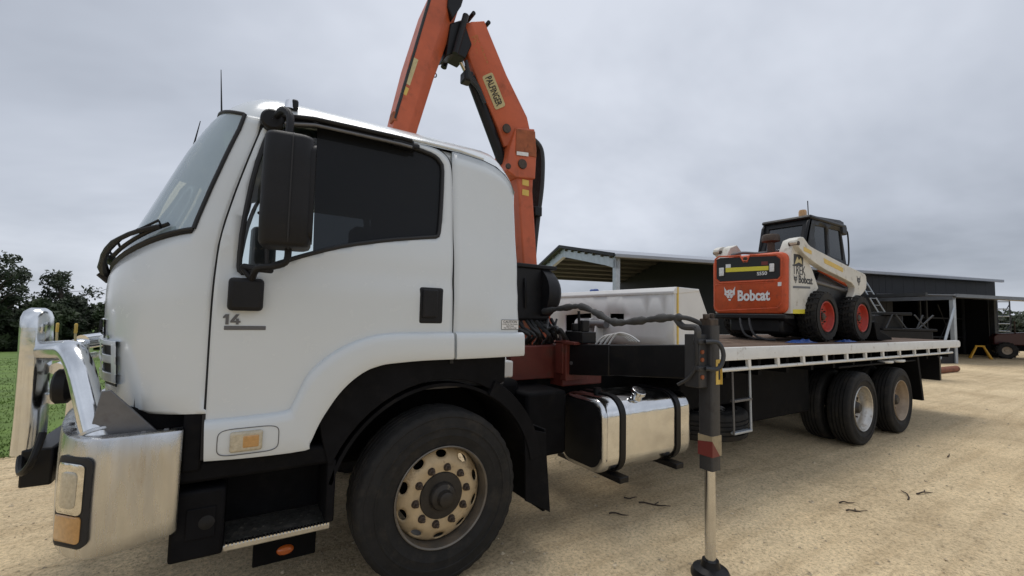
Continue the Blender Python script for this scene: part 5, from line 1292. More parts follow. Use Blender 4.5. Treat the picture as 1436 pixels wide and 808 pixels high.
# towers (near and far)
tower = [PX(*q) for q in [(1109, 440), (1109, 372), (1110, 350), (1115, 336), (1124, 332), (1130, 342), (1131, 361), (1140, 380), (1148, 404), (1140, 416), (1134, 440)]]
arm = [PX(*q, 0.36) for q in [(1114, 340), (1117, 334), (1124, 333), (1131, 343), (1143, 351), (1188, 374), (1207, 383), (1212, 388), (1212, 405), (1203, 416), (1196, 424), (1192, 420), (1196, 408), (1192, 397), (1156, 379), (1131, 362), (1120, 350)]]
for s in (1, -1):
    fy = (lambda y: y) if s > 0 else (lambda y: 2*LYc-y)
    t = MB().prism(tower, lambda a, b, d: (a, fy(d), b), 0.40, 0.56).build('tower', 'loader_white', ld, bevel=0.01)
    m = MB().prism(smoothpoly(arm, 2, closed=True), lambda a, b, d: (a, fy(d), b), 0.335, 0.43).build('lift_arm', 'loader_white', ld, bevel=0.008)
    a, b = PX(1152, 374, 0.45), PX(1192, 398, 0.45)
    MB().prism([PX(*q, 0.42) for q in [(1152, 374), (1192, 397), (1190, 402), (1150, 380)]], lambda a, b, d: (a, fy(d), b), 0.42, 0.46).build('link', 'loader_orange', ld, bevel=0.005)
    a, b = PX(1142, 395, 0.47), PX(1200, 412, 0.47)
    MB().tube([(a[0], fy(0.48), a[1]), (b[0], fy(0.48), b[1])], 0.035, 12).build('lift_cylinder', 'steel_grey', ld)
    q = PX(1120, 341, 0.33); MB().cyl((q[0], fy(0.325), q[1]), (q[0], fy(0.45), q[1]), 0.03, 14).build('arm_pivot', 'nut_rust', ld, bevel=0.005)
    MB().prism([PX(*q_, 0.44) for q_ in [(1146, 405), (1152, 382), (1195, 405), (1197, 432), (1150, 432)]], lambda a, b, d: (a, fy(d), b), 0.47, 0.53).build('side_plate', 'loader_white' if s < 0 else 'black_paint', ld, bevel=0.01)
# tailgate
TG0, TG1, TGa, TGb = 0.425, 1.475, 1.735, 2.57
def tgs(x, k, dz=0): return [(x, a, b+dz) for a, b in rbox((TG0+TG1)/2, (TGa+TGb)/2, (TG1-TG0)/2*k, (TGb-TGa)/2*k, 0.10, 5)]
tg = MB().loft([tgs(XR+0.14, 1.0), tgs(XR+0.04, 1.0), tgs(XR+0.012, 0.985), tgs(XR, 0.955)], closed=True, cap1=True).build('tailgate', 'loader_orange', ld, ang=40)
def TQ(u, v, x=XR): q = onX(u, v, x); return (q.y, q.z)
def tpan(name, px_, x0, x1, mt, rad=0.0, par=None):
    pts = [TQ(*q) for q in px_]
    m = MB().prism(pts, lambda a, b, d: (d, a, b), x0, x1); return m.build(name, mt, par or tg, bevel=rad)
tpan('vent_panel', [(1005, 365), (1010, 362), (1038, 361), (1042, 368), (1048, 368), (1052, 360), (1088, 359), (1094, 363), (1094, 387), (1090, 391), (1010, 395), (1005, 391)], XR-0.004, XR+0.01, 'seal', 0.003)
m = MB(); lo_ = [TQ(*q) for q in [(1003, 364), (1008, 360), (1038, 359), (1042, 366), (1048, 366), (1052, 358), (1089, 357), (1096, 362), (1096, 388), (1091, 393), (1009, 397), (1003, 392)]]
m.tube([Vector((XR, a, b)) for a, b in lo_+[lo_[0]]], 0.012, 6, cap=False); m.build('vent_rim', 'loader_orange', tg)
m = MB(); lo_ = [TQ(*q) for q in [(1003, 400), (1090, 396), (1097, 402), (1097, 425), (1090, 432), (1006, 436), (1002, 430)]]
m.tube([Vector((XR+0.003, a, b)) for a, b in lo_+[lo_[0]]], 0.009, 6, cap=False); m.build('pressing', 'loader_orange', tg)
q = TQ(1045, 364); MB().lathe([(0.001, 0.001), (0.018, 0.001), (0.026, 0.006), (0.036, 0.004), (0.04, -0.004)], (XR, q[0], q[1]), (-1, 0, 0), 18).build('latch', 'nut_rust', tg)
tpan('yellow_strip', [(1018, 376), (1078, 373), (1078, 379), (1018, 382)], XR-0.007, XR-0.003, 'hi_vis_yellow')
tpan('red_reflector', [(1068, 367), (1077, 366.5), (1077, 371.5), (1068, 372)], XR-0.007, XR-0.003, 'decal_red')
tpan('white_label', [(1018, 371), (1025, 370.5), (1025, 375.5), (1018, 376)], XR-0.0062, XR-0.003, 'lettering_white')
for u in (1012.5, 1083): 
    lamp = tpan('rear_lamp', [(u-3.2, 376-(u > 1050)*6), (u+3.2, 375.6-(u > 1050)*6), (u+3.2, 387-(u > 1050)*6), (u-3.2, 387.4-(u > 1050)*6)], XR-0.02, XR-0.003, 'lettering_white', 0.006)
def ttext(name, s, u0, v1, u1, v0, mt, bold=0.02, x=XR):
    a = onX(u0, v1, x); b = onX(u1, v0, x)
    return text(name, s, frame((x-0.006, a.y, a.z), (0, -1, 0), (0, 0, 1), (-1, 0, 0)), b.z-a.z, a.y-b.y, mt, tg, 0.003, bold)
ttext('model_lettering', 'S550', 1062, 386.5, 1076, 380.5, 'lettering_white')
ttext('maker_lettering', 'Bobcat', 1035, 422.5, 1080, 405.5, 'lettering_white', 0.035, XR-0.001)
# animal-head emblem from plain facets
def emblem(name, to3, c, s, mt, par, d0, d1, dark):
    parts_w = [[(-1, 1.25), (-0.55, 0.55), (-0.2, 0.75), (0.2, 0.75), (0.55, 0.55), (1, 1.25), (0.9, 0.35), (0.95, -0.1), (0.6, -0.35), (0.35, -0.75), (0, -0.55), (-0.35, -0.75), (-0.6, -0.35), (-0.95, -0.1), (-0.9, 0.35)], [(-0.22, -0.85), (0.22, -0.85), (0.18, -1.15), (-0.18, -1.15)]]
    m = MB()
    for P in parts_w: m.prism([(c[0]+a*s, c[1]+b*s) for a, b in P], to3, d0, d1)
    o = m.build(name, mt, par)
    m = MB()
    for P in ([(-0.6, 0.25), (-0.15, 0.02), (-0.5, 0.0)], [(0.6, 0.25), (0.15, 0.02), (0.5, 0.0)], [(-0.18, -0.3), (0.18, -0.3), (0, -0.5)], [(-0.07, 0.5), (0.07, 0.5), (0, 0.15)], [(-0.75, -0.12), (-0.4, -0.3), (-0.45, -0.2)], [(0.75, -0.12), (0.4, -0.3), (0.45, -0.2)]):
        m.prism([(c[0]+a*s, c[1]+b*s) for a, b in P], to3, d0+(d0-d1)*0.3, d1)
    m.build(name+'_detail', dark, par); return o
a = onX(1023.5, 412.5, XR)
emblem('animal_emblem', lambda p_, q_, d: (d, p_, q_), (a.y, a.z), 0.085, 'lettering_white', tg, XR-0.006, XR-0.001, 'loader_orange')
tpan('small_label', [(1091, 396), (1096, 395.5), (1096, 401), (1091, 401.5)], XR-0.006, XR+0.001, 'lettering_white')
# bumper bar and hanging hoses under the tailgate
MB().box((XR-0.02, 0.44, TZ+0.30), (XR+0.25, 2*LYc-0.44, TZ+0.375)).build('rear_bumper', 'black_paint', ld, bevel=0.02)
MB().box((XR+0.15, 0.56, TZ+0.10), (XR+0.5, 2*LYc-0.56, TZ+0.33)).build('belly_pan', 'black_paint', ld, bevel=0.04)
for k, y in enumerate((0.93, 0.80)):
    MB().tube(smoothpoly([(XR+0.0, y+0.12, TZ+0.32), (XR-0.06, y+0.07, TZ+0.2), (XR-0.08, y, TZ+0.08), (XR-0.04, y-0.12, TZ+0.03), (XR+0.05, y-0.2, TZ+0.025)], 5), 0.016, 8).build('hose', 'hose', ld)
# side lettering on the tower
twr = [o for o in ld.children if o.name.startswith('tower')][0]
def stext(name, s, u0, v1, u1, v0, mt, bold=0.0, y=0.40, par=None):
    a = onY(u0, v1, y); b = onY(u1, v0, y)
    return text(name, s, frame((a.x, y-0.0015, a.z), (1, 0, 0), (0, 0, 1), (0, -1, 0)), b.z-a.z, b.x-a.x, mt, par or twr, 0.002, bold)
stext('owner_lettering', 'TREK', 1111.5, 384, 1129, 374, 'lettering_black', 0.0)
stext('maker_lettering', 'Bobcat', 1120, 397, 1139, 388.5, 'lettering_black', 0.02)
a = onY(1115.5, 391.5, 0.40)
emblem('animal_emblem', lambda p_, q_, d: (p_, d, q_), (a.x, a.z), 0.045, 'lettering_black', twr, 0.396, 0.399, 'loader_white')
def spoly(name, pts, mt, y=0.40, par=None, d=0.003):
    return MB().prism([(lambda q: (q.x, q.z))(onY(u, v, y)) for u, v in pts], lambda a_, b_, c_: (a_, c_, b_), y-d, y+0.001).build(name, mt, par or twr)
spoly('owner_plate', [(1113, 356), (1126, 358), (1126, 373.5), (1113, 372.5)], 'lettering_black')
m = MB(); 
for P in ([(1114, 371), (1118, 360), (1120, 365), (1123, 362), (1125, 371), (1120, 368)],): m.prism([(lambda q: (q.x, q.z))(onY(u, v, 0.396)) for u, v in P], lambda a_, b_, c_: (a_, c_, b_), 0.394, 0.398)
m.build('owner_mark', 'decal_cream', twr)
spoly('side_bar', [(1112, 401), (1136, 402), (1136, 405), (1112, 404)], 'lettering_grey')
spoly('yellow_label', [(1112, 434), (1131, 434), (1130, 440), (1112, 440)], 'hi_vis_yellow')
armo = [o for o in ld.children if o.name.startswith('lift_arm')][0]
spoly('yellow_label', [(1127, 346), (1138, 352), (1138, 357), (1127, 352)], 'decal_yellow', 0.335, armo)
spoly('yellow_label', [(1155, 362), (1182, 376), (1182, 382), (1156, 369)], 'decal_yellow', 0.335, armo)
a = onY(1204, 394, 0.335); emblem('animal_emblem', lambda p_, q_, d: (p_, d, q_), (a.x, a.z), 0.06, 'lettering_black', armo, 0.331, 0.334, 'loader_white')
# cab
CYa, CYb = 0.50, 1.16
cp = [PX(*q, CYa) for q in [(1128, 352), (1133, 312), (1137, 304), (1142, 303), (1178, 309), (1183, 312), (1184, 322), (1180, 325), (1187, 372), (1187, 384), (1140, 372)]]
wn_ = [PX(*q, CYa) for q in [(1143, 316), (1158, 319), (1160, 358), (1145, 350), (1142, 330)]]
wn2 = [PX(*q, CYa) for q in [(1162, 320), (1178, 324), (1183, 366), (1164, 359)]]
lc = None
for y0 in (CYa, CYb-0.03):
    o = panel('cab_side', cp, [wn_, wn2], lambda a, b: (a, y0 if y0 < 1 else y0+0.03, b), 'black_paint', ld, 0.12, 0.03, soff=-1 if y0 < 1 else 1)
    for w_ in (wn_, wn2):
        MB().prism(w_, lambda a, b, d: (a, d, b), y0+0.014, y0+0.018).build('side_window', 'loader_glass', o)
    if y0 < 1:
        m = MB()
        x0, x1 = min(q[0] for q in wn_), max(q[0] for q in wn_); z0_, z1_ = min(q[1] for q in wn_), max(q[1] for q in wn_)
        for i in range(9): m.tube([(x0+(x1-x0)*i/8, y0+0.03, z0_), (x0+(x1-x0)*i/8, y0+0.03, z1_)], 0.005, 4)
        for i in range(9): m.tube([(x0, y0+0.03, z0_+(z1_-z0_)*i/8), (x1, y0+0.03, z0_+(z1_-z0_)*i/8)], 0.005, 4)
        m.build('window_mesh', 'steel_grey', o)
xr0 = cp[0][0]; xrt = cp[2][0]; zt_ = cp[2][1]; zb_ = cp[0][1]; xf = cp[5][0]; zf = cp[5][1]
rp = lambda y, t: (xr0+(xrt-xr0)*t, y, zb_+(zt_-zb_)*t)
# rear frame and window
m = MB()
for (y0, y1, t0, t1) in ((CYa, CYa+0.09, 0, 1), (CYb-0.09, CYb, 0, 1), (CYa+0.09, CYb-0.09, 0.80, 1), (CYa+0.09, CYb-0.09, 0, 0.12)):
    a, b, c, d = rp(y0, t0), rp(y1, t0), rp(y1, t1), rp(y0, t1); m.add([a, b, c, d]+[(q[0]+0.05, q[1], q[2]) for q in (a, b, c, d)], [(0, 1, 2, 3), (7, 6, 5, 4), (0, 4, 5, 1), (1, 5, 6, 2), (2, 6, 7, 3), (3, 7, 4, 0)])
m.build('rear_frame', 'black_paint', ld)
a, b, c, d = rp(CYa+0.09, 0.12), rp(CYb-0.09, 0.12), rp(CYb-0.09, 0.80), rp(CYa+0.09, 0.80)
MB().add([(q[0]+0.02, q[1], q[2]) for q in (a, b, c, d)], [(0, 1, 2, 3)]).build('rear_window', 'loader_glass', ld)
MB().box((xrt-0.05, CYa-0.025, zt_-0.03), (xf+0.06, CYb+0.025, zt_+0.03)).build('cab_roof', 'black_paint', ld, bevel=0.03, seg=3)
MB().box((xf-0.10, CYa-0.02, zf-0.20), (xf+0.08, CYb+0.02, zf-0.06)).build('cab_visor', 'black_paint', ld, bevel=0.02)
MB().box((xr0+0.15, CYa+0.05, TZ+0.8), (xf-0.05, CYb-0.05, TZ+1.0)).box((xr0+0.2, CYa+0.12, TZ+1.0), (xr0+0.35, CYb-0.12, TZ+1.45)).build('seat', 'interior', ld, bevel=0.03)
q = PX(1188, 325, 0.5); q2 = PX(1188, 372, 0.5)
MB().tube(smoothpoly([(xf+0.02, 0.49, q[1]), (xf+0.10, 0.49, q[1]-0.02), (xf+0.13, 0.49, q[1]-0.2), (xf+0.13, 0.49, q2[1]+0.1), (xf+0.10, 0.49, q2[1]), (xf+0.04, 0.49, q2[1])], 4), 0.012, 8).build('grab_rail', 'black_paint', ld)
# beacon, aerial, air cleaner, roof-mounted bits of the engine cover
q = onY(1128, 305, 0.62)
MB().lathe([(0.001, 0.12), (0.045, 0.115), (0.055, 0.09), (0.055, 0.02), (0.06, 0.0), (0.06, -0.06)], (xrt+0.12, 0.66, zt_+0.03), (0, 0, 1), 18).build('beacon', 'amber_lens', ld)
MB().tube([(xrt+0.06, 0.55, zt_-0.25), (xrt+0.03, 0.55, zt_+0.25)], 0.007, 6).build('aerial', 'black_plastic', ld)
q = onX(1081, 336, 5.45)
MB().lathe([(0.001, 0.07), (0.10, 0.068), (0.115, 0.05), (0.12, 0.0), (0.12, -0.03), (0.05, -0.05), (0.05, -0.20)], (5.45, q.y, q.z), (0, 0, 1), 22).build('air_cleaner', 'nut_rust', ld)
MB().prism([(XR+0.05, 2.50), (XR+0.09, 2.585), (5.55, 2.62), (5.95, 2.60), (5.95, 2.45), (5.3, 2.45)], lambda a, b, d: (a, d, b), 0.57, 2*LYc-0.57).build('engine_cover', 'loader_orange', ld, bevel=0.03)
for y in (1.50, 1.36):
    MB().prism([(5.13, 2.56), (5.20, 2.66), (5.34, 2.69), (5.52, 2.60), (5.5, 2.55)], lambda a, b, d: (a, d, b), y-0.03, y+0.05).build('hinge_bracket', 'loader_white' if y > 1.4 else 'steel_grey', ld, bevel=0.015)
MB().tube(smoothpoly([(5.2, 1.32, 2.62), (5.3, 1.2, 2.66), (5.4, 1.0, 2.64), (5.5, 0.8, 2.66), (5.6, 0.6, 2.68)], 4), 0.022, 8).build('cover_hose', 'steel_grey', ld)
# attachment plate and low bucket at the front
bk = MB().prism([(7.40, TZ+0.03), (7.30, TZ+0.30), (7.36, TZ+0.32), (7.48, TZ+0.30), (7.55, TZ+0.16), (8.0, TZ+0.06), (8.02, TZ+0.02), (7.5, TZ+0.012)], lambda a, b, d: (a, d, b), 0.26, 1.67).build('bucket', 'chassis', ld, bevel=0.01)
MB().box((7.22, 0.42, TZ+0.15), (7.32, 1.5, TZ+0.55)).build('quick_attach', 'black_paint', ld, bevel=0.01)
rebase(ld, (6.3, LYc, TZ+0.004))

# ------------------------------------------------------------------ shed
shed = thing('farm_shed', 'long dark steel farm shed with an open gable bay and grey roof', 'shed')
E0 = Vector((12.3, 10.7, 0)); E1 = Vector((35.4, 3.8, 0)); SD = (E1-E0).normalized(); SN = Vector((-SD.y, SD.x, 0)); SL = (E1-E0).length
EZ, WD = 4.2, 11.8; RZ = EZ+1.17
def SHP(t, n, z): return E0+SD*t+SN*n+Vector((0, 0, z))
def planhit(u, n0=0.0):
    d = ray(u, 430); d.z = 0; A = E0+SN*n0; 
    det = d.x*(-SD.y)+SD.x*d.y
    w = A-Vector((CAM.x, CAM.y, 0)); s = (w.x*(-SD.y)+SD.x*w.y)/det
    hit = Vector((CAM.x, CAM.y, 0))+d*s; return (hit-A).dot(SD)
def sbox(name, t0, t1, n0, n1, z0, z1, mt, par=None, bevel=0.0):
    M = frame(E0, SD, SN, (0, 0, 1)); return MB().box((t0, n0, z0), (t1, n1, z1), M).build(name, mt, par if par is not None else shed, bevel)
def sprism(name, poly, t0, t1, mt, par=None):
    return MB().prism(poly, lambda a, b, d: SHP(d, a, b), t0, t1).build(name, mt, par if par is not None else shed)
tP = 6.8
tq_ = [0.0, tP]
# roof: two slopes of sheeting with gutter, ridge cap, purlins and rafters
for s, (na, nb) in ((1, (-0.25, WD/2)), (-1, (WD+0.25, WD/2))):
    za = EZ+0.10-0.05
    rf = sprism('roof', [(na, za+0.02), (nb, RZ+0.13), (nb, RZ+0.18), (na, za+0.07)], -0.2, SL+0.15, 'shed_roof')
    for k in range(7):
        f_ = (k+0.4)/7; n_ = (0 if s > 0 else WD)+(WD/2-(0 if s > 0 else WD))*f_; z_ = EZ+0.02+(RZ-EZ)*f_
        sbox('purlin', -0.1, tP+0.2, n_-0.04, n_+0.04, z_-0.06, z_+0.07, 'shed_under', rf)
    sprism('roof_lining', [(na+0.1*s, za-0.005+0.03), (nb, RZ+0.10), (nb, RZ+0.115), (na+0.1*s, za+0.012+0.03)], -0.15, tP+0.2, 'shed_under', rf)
sbox('gutter', -0.2, SL+0.05, -0.38, -0.24, EZ-0.02, EZ+0.13, 'shed_roof', bevel=0.02)
sprism('barge_cap', [(-0.3, EZ+0.02), (WD/2, RZ+0.12), (WD+0.3, EZ+0.02), (WD+0.3, EZ+0.16), (WD/2, RZ+0.27), (-0.3, EZ+0.16)], -0.26, -0.2, 'shed_dark')
# portal frame of the open gable: posts and rafters
for n0 in (0.0, WD-0.25):
    sbox('post', 0.0, 0.22, n0, n0+0.25, -0.1, EZ, 'galv', bevel=0.01)
sprism('rafter', [(0.0, EZ-0.45), (0.0, EZ+0.0), (WD/2, RZ+0.05), (WD, EZ), (WD, EZ-0.45), (WD-0.9, EZ-0.22), (WD/2, RZ-0.38), (0.9, EZ-0.22)], 0.0, 0.2, 'galv')
# walls
tW = planhit(1252)
nsheet = 20
for i in range(nsheet):      # wall sheets with a small step between them
    t0 = tP+(tW-tP)*i/nsheet; t1 = tP+(tW-tP)*(i+1)/nsheet
    sbox('wall_sheet', t0+0.01, t1-0.005, 0.0, 0.06+0.02*(i % 2), -0.1, EZ+0.03, 'shed_dark')
sprism('partition_wall', [(0.08, -0.1), (0.08, EZ), (WD/2, RZ+0.0), (WD-0.05, EZ), (WD-0.05, -0.1)], tP, tP+0.08, 'shed_dark')
sprism('end_wall', [(0.3, -0.1), (0.3, EZ-0.02), (WD/2, RZ-0.02), (WD-0.05, EZ), (WD-0.05, -0.1)], SL-0.1, SL, 'shed_dark')
sbox('back_wall', tP, SL, WD-0.1, WD, -0.1, EZ+0.02, 'shed_dark')
ZF = 3.25
for i in range(10):
    t0 = tW+(SL-tW)*i/10; t1 = tW+(SL-tW)*(i+1)/10
    sbox('fascia_sheet', t0+0.005, t1-0.005, 0.0, 0.06+0.02*(i % 2), ZF, EZ+0.03, 'shed_dark')
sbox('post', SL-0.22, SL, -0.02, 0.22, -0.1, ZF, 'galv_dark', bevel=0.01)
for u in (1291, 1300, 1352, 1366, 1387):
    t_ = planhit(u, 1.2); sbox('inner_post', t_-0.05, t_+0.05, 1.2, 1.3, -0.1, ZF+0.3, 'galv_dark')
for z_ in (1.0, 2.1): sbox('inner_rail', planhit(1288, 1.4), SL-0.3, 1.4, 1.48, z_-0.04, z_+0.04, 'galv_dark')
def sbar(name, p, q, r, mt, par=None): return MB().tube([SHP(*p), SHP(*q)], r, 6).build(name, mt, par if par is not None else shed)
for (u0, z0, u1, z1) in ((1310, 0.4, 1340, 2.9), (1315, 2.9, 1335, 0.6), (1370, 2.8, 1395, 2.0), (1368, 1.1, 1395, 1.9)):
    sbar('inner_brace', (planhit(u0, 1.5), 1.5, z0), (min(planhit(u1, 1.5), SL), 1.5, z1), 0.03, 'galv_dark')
# lean-to roof along the yard side
LN = -3.1; tL = (Vector((25.8, 3.4, 0))-E0).dot(SD)
lt = sprism('lean_to_roof', [(LN-0.1, 3.0), (0.0, 3.18), (0.0, 3.23), (LN-0.1, 3.05)], tL-0.1, SL+9, 'shed_roof')
sbox('lean_to_fascia', tL, SL+9, LN-0.12, LN-0.05, 2.93, 3.08, 'galv_mid', lt)
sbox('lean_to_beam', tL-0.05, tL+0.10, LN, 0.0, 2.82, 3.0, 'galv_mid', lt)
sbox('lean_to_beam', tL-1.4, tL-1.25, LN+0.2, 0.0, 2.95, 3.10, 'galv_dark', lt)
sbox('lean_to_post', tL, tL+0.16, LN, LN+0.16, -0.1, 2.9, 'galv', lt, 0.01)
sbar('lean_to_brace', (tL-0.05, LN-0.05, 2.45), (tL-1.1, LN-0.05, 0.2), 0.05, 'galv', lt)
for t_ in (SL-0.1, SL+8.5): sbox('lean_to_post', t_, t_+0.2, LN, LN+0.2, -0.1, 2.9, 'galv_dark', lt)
sbox('low_wall', tL-2.6, tL, LN+0.05, LN+0.13, -0.1, 0.75, 'shed_dark')
rebase(shed, E0)

# things standing by the shed
lb = thing('ladder', 'silver extension ladder leaning on the dark shed wall', 'ladder')
tl_ = planhit(1258, -1.2)
for k in (0, 0.45):
    MB().tube([SHP(tl_+k+0.4, -1.3, 0.0), SHP(tl_+k-1.0, -0.02, 4.1)], 0.035, 6).build('rail', 'galv', lb)
for k in range(12):
    f_ = (k+0.6)/12; a = SHP(tl_+0.4-1.4*f_, -1.3+1.28*f_, 4.1*f_); MB().tube([a, a+SD*0.45], 0.018, 6).build('rung', 'galv', lb)
rebase(lb, SHP(tl_+0.4, -1.3, 0))
# implement trailer between truck and shed
tr = thing('implement_trailer', 'black flat farm trailer with a raised rack on struts near the shed', 'trailer')
tA = atD(1228, 456, 17.5); tB = atD(1312, 460, 18.6); dv = Vector((tB.x-tA.x, tB.y-tA.y, 0)); LL = dv.length; dv.normalize(); nv = Vector((-dv.y, dv.x, 0))
MT = frame((tA.x, tA.y, 0), dv, nv, (0, 0, 1))
MB().box((0.0, 0, 0.55), (LL, 1.3, 0.95), MT).build('chassis', 'black_paint', tr, 0.02)
MB().box((0.1, -0.03, 0.95), (LL-0.1, 1.33, 1.46), MT).build('tray', 'black_paint', tr, 0.02)
MB().box((0.2, -0.06, 1.46), (LL, 1.36, 1.53), MT).build('deck_rail', 'black_paint', tr, 0.01)
MB().box((0.25, 0.0, 1.93), (LL*0.62, 1.3, 2.02), MT).build('rack', 'black_paint', tr, 0.01)
MB().box((0.05, 0.1, 1.46), (0.9, 1.2, 1.93), MT).build('hopper', 'black_paint', tr, 0.03)
for a, b in ((0.3, 0.5), (0.9, 0.6), (1.2, 1.4), (1.5, 1.15), (1.25, 1.7)):
    for y in (0.0, 1.25): MB().tube([MT @ Vector((a, y, 1.52)), MT @ Vector((b, y, 1.95))], 0.022, 6).build('strut', 'galv_dark', tr)
for x in (0.6, LL-0.6):
    for y in (0.1, 1.2):
        c = MT @ Vector((x, y, 0.36)); MB().lathe([(0.001, -0.06), (0.18, -0.07), (0.2, -0.1), (0.34, -0.1), (0.36, -0.05), (0.36, 0.05), (0.34, 0.1), (0.001, 0.08)], c, nv, 24).build('wheel', 'rubber', tr)
rebase(tr, (tA.x, tA.y, 0))
# yellow trestle
ys_t = thing('trestle', 'small yellow steel trestle standing under the shed lean-to', 'trestle')
c = onZ(1375, 503, 0.0); c = Vector((c.x, c.y, 0)); sd_ = Vector((0.3, -1, 0)).normalized(); sx_ = Vector((1, 0.3, 0)).normalized()
MB().box((-0.05, -0.18, 0.60), (0.05, 0.18, 0.68), frame(c, sx_, sd_, (0, 0, 1))).build('beam', 'stand_yellow', ys_t, 0.01)
for a in (-0.12, 0.12):
    for b in (-1, 1):
        MB().tube([c+sd_*a+Vector((0, 0, 0.64)), c+sd_*(a+0.26*math.copysign(1, a))+sx_*(b*0.24)], 0.045, 6).build('leg', 'stand_yellow', ys_t)
rebase(ys_t, c)
# tractor
tc_ = thing('tractor', 'dark red tractor parked beside the shed post', 'tractor')
w1 = onZ(1412, 503, 0.0); w1 = Vector((w1.x, w1.y, 0)); td = Vector((0.45, -0.9, 0)).normalized(); tn = Vector((-td.y, td.x, 0))
MTr = frame(w1, td, tn, (0, 0, 1))
def twheel(x, y, r, w):
    c = MTr @ Vector((x, y, r)); wl_ = MB().lathe([(0.001, 0.3*w), (r*0.2, 0.3*w), (r*0.22, 0.2*w), (r*0.5, 0.25*w)], c, -tn if y < 0.5 else tn, 24).build('wheel', 'rim_brown', tc_)
    m = MB().lathe([(r*0.5, -w/2), (r*0.9, -w/2), (r, -w*0.3), (r, w*0.3), (r*0.9, w/2), (r*0.5, w/2)], c, tn, 32, close=True)
    for k in range(16):
        for s in (-1, 1):
            t = 2*PI*(k+0.25*s)/16; e1 = td*math.cos(t)+Vector((0, 0, 1))*math.sin(t); q = c+e1*r+tn*(s*w*0.25)
            m.box((-w*0.22, -0.025, -0.02), (w*0.22, 0.025, 0.03), frame(q, tn, e1.cross(tn), e1))
    m.build('tyre', 'rubber', wl_, ang=30)
twheel(0, 0, 0.42, 0.26); twheel(0, 1.3, 0.42, 0.26); twheel(2.0, -0.1, 0.72, 0.42); twheel(2.0, 1.4, 0.72, 0.42)
MB().prism([(-0.35, 0.7), (-0.35, 1.15), (-0.2, 1.3), (1.2, 1.42), (1.3, 1.35), (1.3, 0.7)], lambda a, b, d: MTr @ Vector((a, d, b)), 0.35, 0.95).build('bonnet', 'tractor_red', tc_, bevel=0.05)
MB().box((-0.3, 0.4, 0.4), (2.3, 0.9, 0.8), MTr).build('chassis', 'chassis', tc_, 0.04)
MB().tube([MTr @ Vector((0, 0, 0.42)), MTr @ Vector((0, 1.3, 0.42))], 0.05, 8).build('front_axle', 'chassis', tc_)
for y in (-0.15, 1.45): MB().prism([(1.25, 1.0), (1.4, 1.4), (1.8, 1.58), (2.3, 1.5), (2.5, 1.2), (2.4, 1.2), (2.2, 1.42), (1.8, 1.5), (1.5, 1.35)], lambda a, b, d: MTr @ Vector((a, d, b)), y-0.2, y+0.2).build('fender', 'tractor_red', tc_, bevel=0.02)
for a in (1.35, 2.3):
    for y in (0.1, 1.2): MB().tube([MTr @ Vector((a, y, 1.2)), MTr @ Vector((a, y, 2.35))], 0.035, 6).build('cab_post', 'black_paint', tc_)
MB().box((1.2, 0.0, 2.33), (2.45, 1.3, 2.43), MTr).build('canopy', 'black_paint', tc_, 0.03)
MB().box((1.9, 0.4, 1.0), (2.3, 0.9, 1.2), MTr).box((2.2, 0.4, 1.2), (2.3, 0.9, 1.6), MTr).build('seat', 'black_plastic', tc_, 0.04)
MB().tube([MTr @ Vector((0.5, 0.5, 1.35)), MTr @ Vector((0.5, 0.5, 2.0))], 0.035, 8).build('exhaust', 'nut_rust', tc_)
MB().lathe([(0.18, 0.015), (0.2, 0.0), (0.18, -0.015)], MTr @ Vector((1.5, 0.65, 1.5)), (td*0.5+Vector((0, 0, 0.9))), 20, close=True).build('steering_wheel', 'black_plastic', tc_)
rebase(tc_, w1)
# scaffold tower past the end of the shed
sc_ = thing('scaffold_tower', 'slender steel scaffold tower beyond the end of the shed', 'scaffold')
s0 = atD(1400, 470, 44.0); s1 = atD(1418, 470, 44.0); s0.z = s1.z = 0; dvx = (s1-s0); dn = Vector((-dvx.y, dvx.x, 0)).normalized()*1.2
for a in (s0, s1, s0+dn, s1+dn): MB().tube([a, a+Vector((0, 0, 3.55))], 0.035, 6).build('upright', 'galv_dark', sc_)
for k in range(7):
    z = 0.4+k*0.5
    for o_ in (Vector(), dn): MB().tube([s0+o_+Vector((0, 0, z)), s1+o_+Vector((0, 0, z))], 0.028, 6).build('rung', 'galv', sc_)
for z in (0.5, 1.9): MB().tube([s0+Vector((0, 0, z)), s1+Vector((0, 0, z+1.3))], 0.025, 6).build('brace', 'galv_dark', sc_)
rebase(sc_, s0)
# rusty pipe on the sand
pa, pb = onZ(1298, 526, 0.0), onZ(1341, 521, 0.0)
pp = MB(); ax_ = (pb-pa).normalized(); pp.lathe([(0.095, 0.0), (0.11, 0.0), (0.11, (pb-pa).length), (0.095, (pb-pa).length)], pa+Vector((0, 0, 0.10)), ax_, 20, close=True)
tag(pp.build('steel_pipe', 'rust_pipe'), 'rusty steel pipe lying on the sand behind the truck', 'pipe')

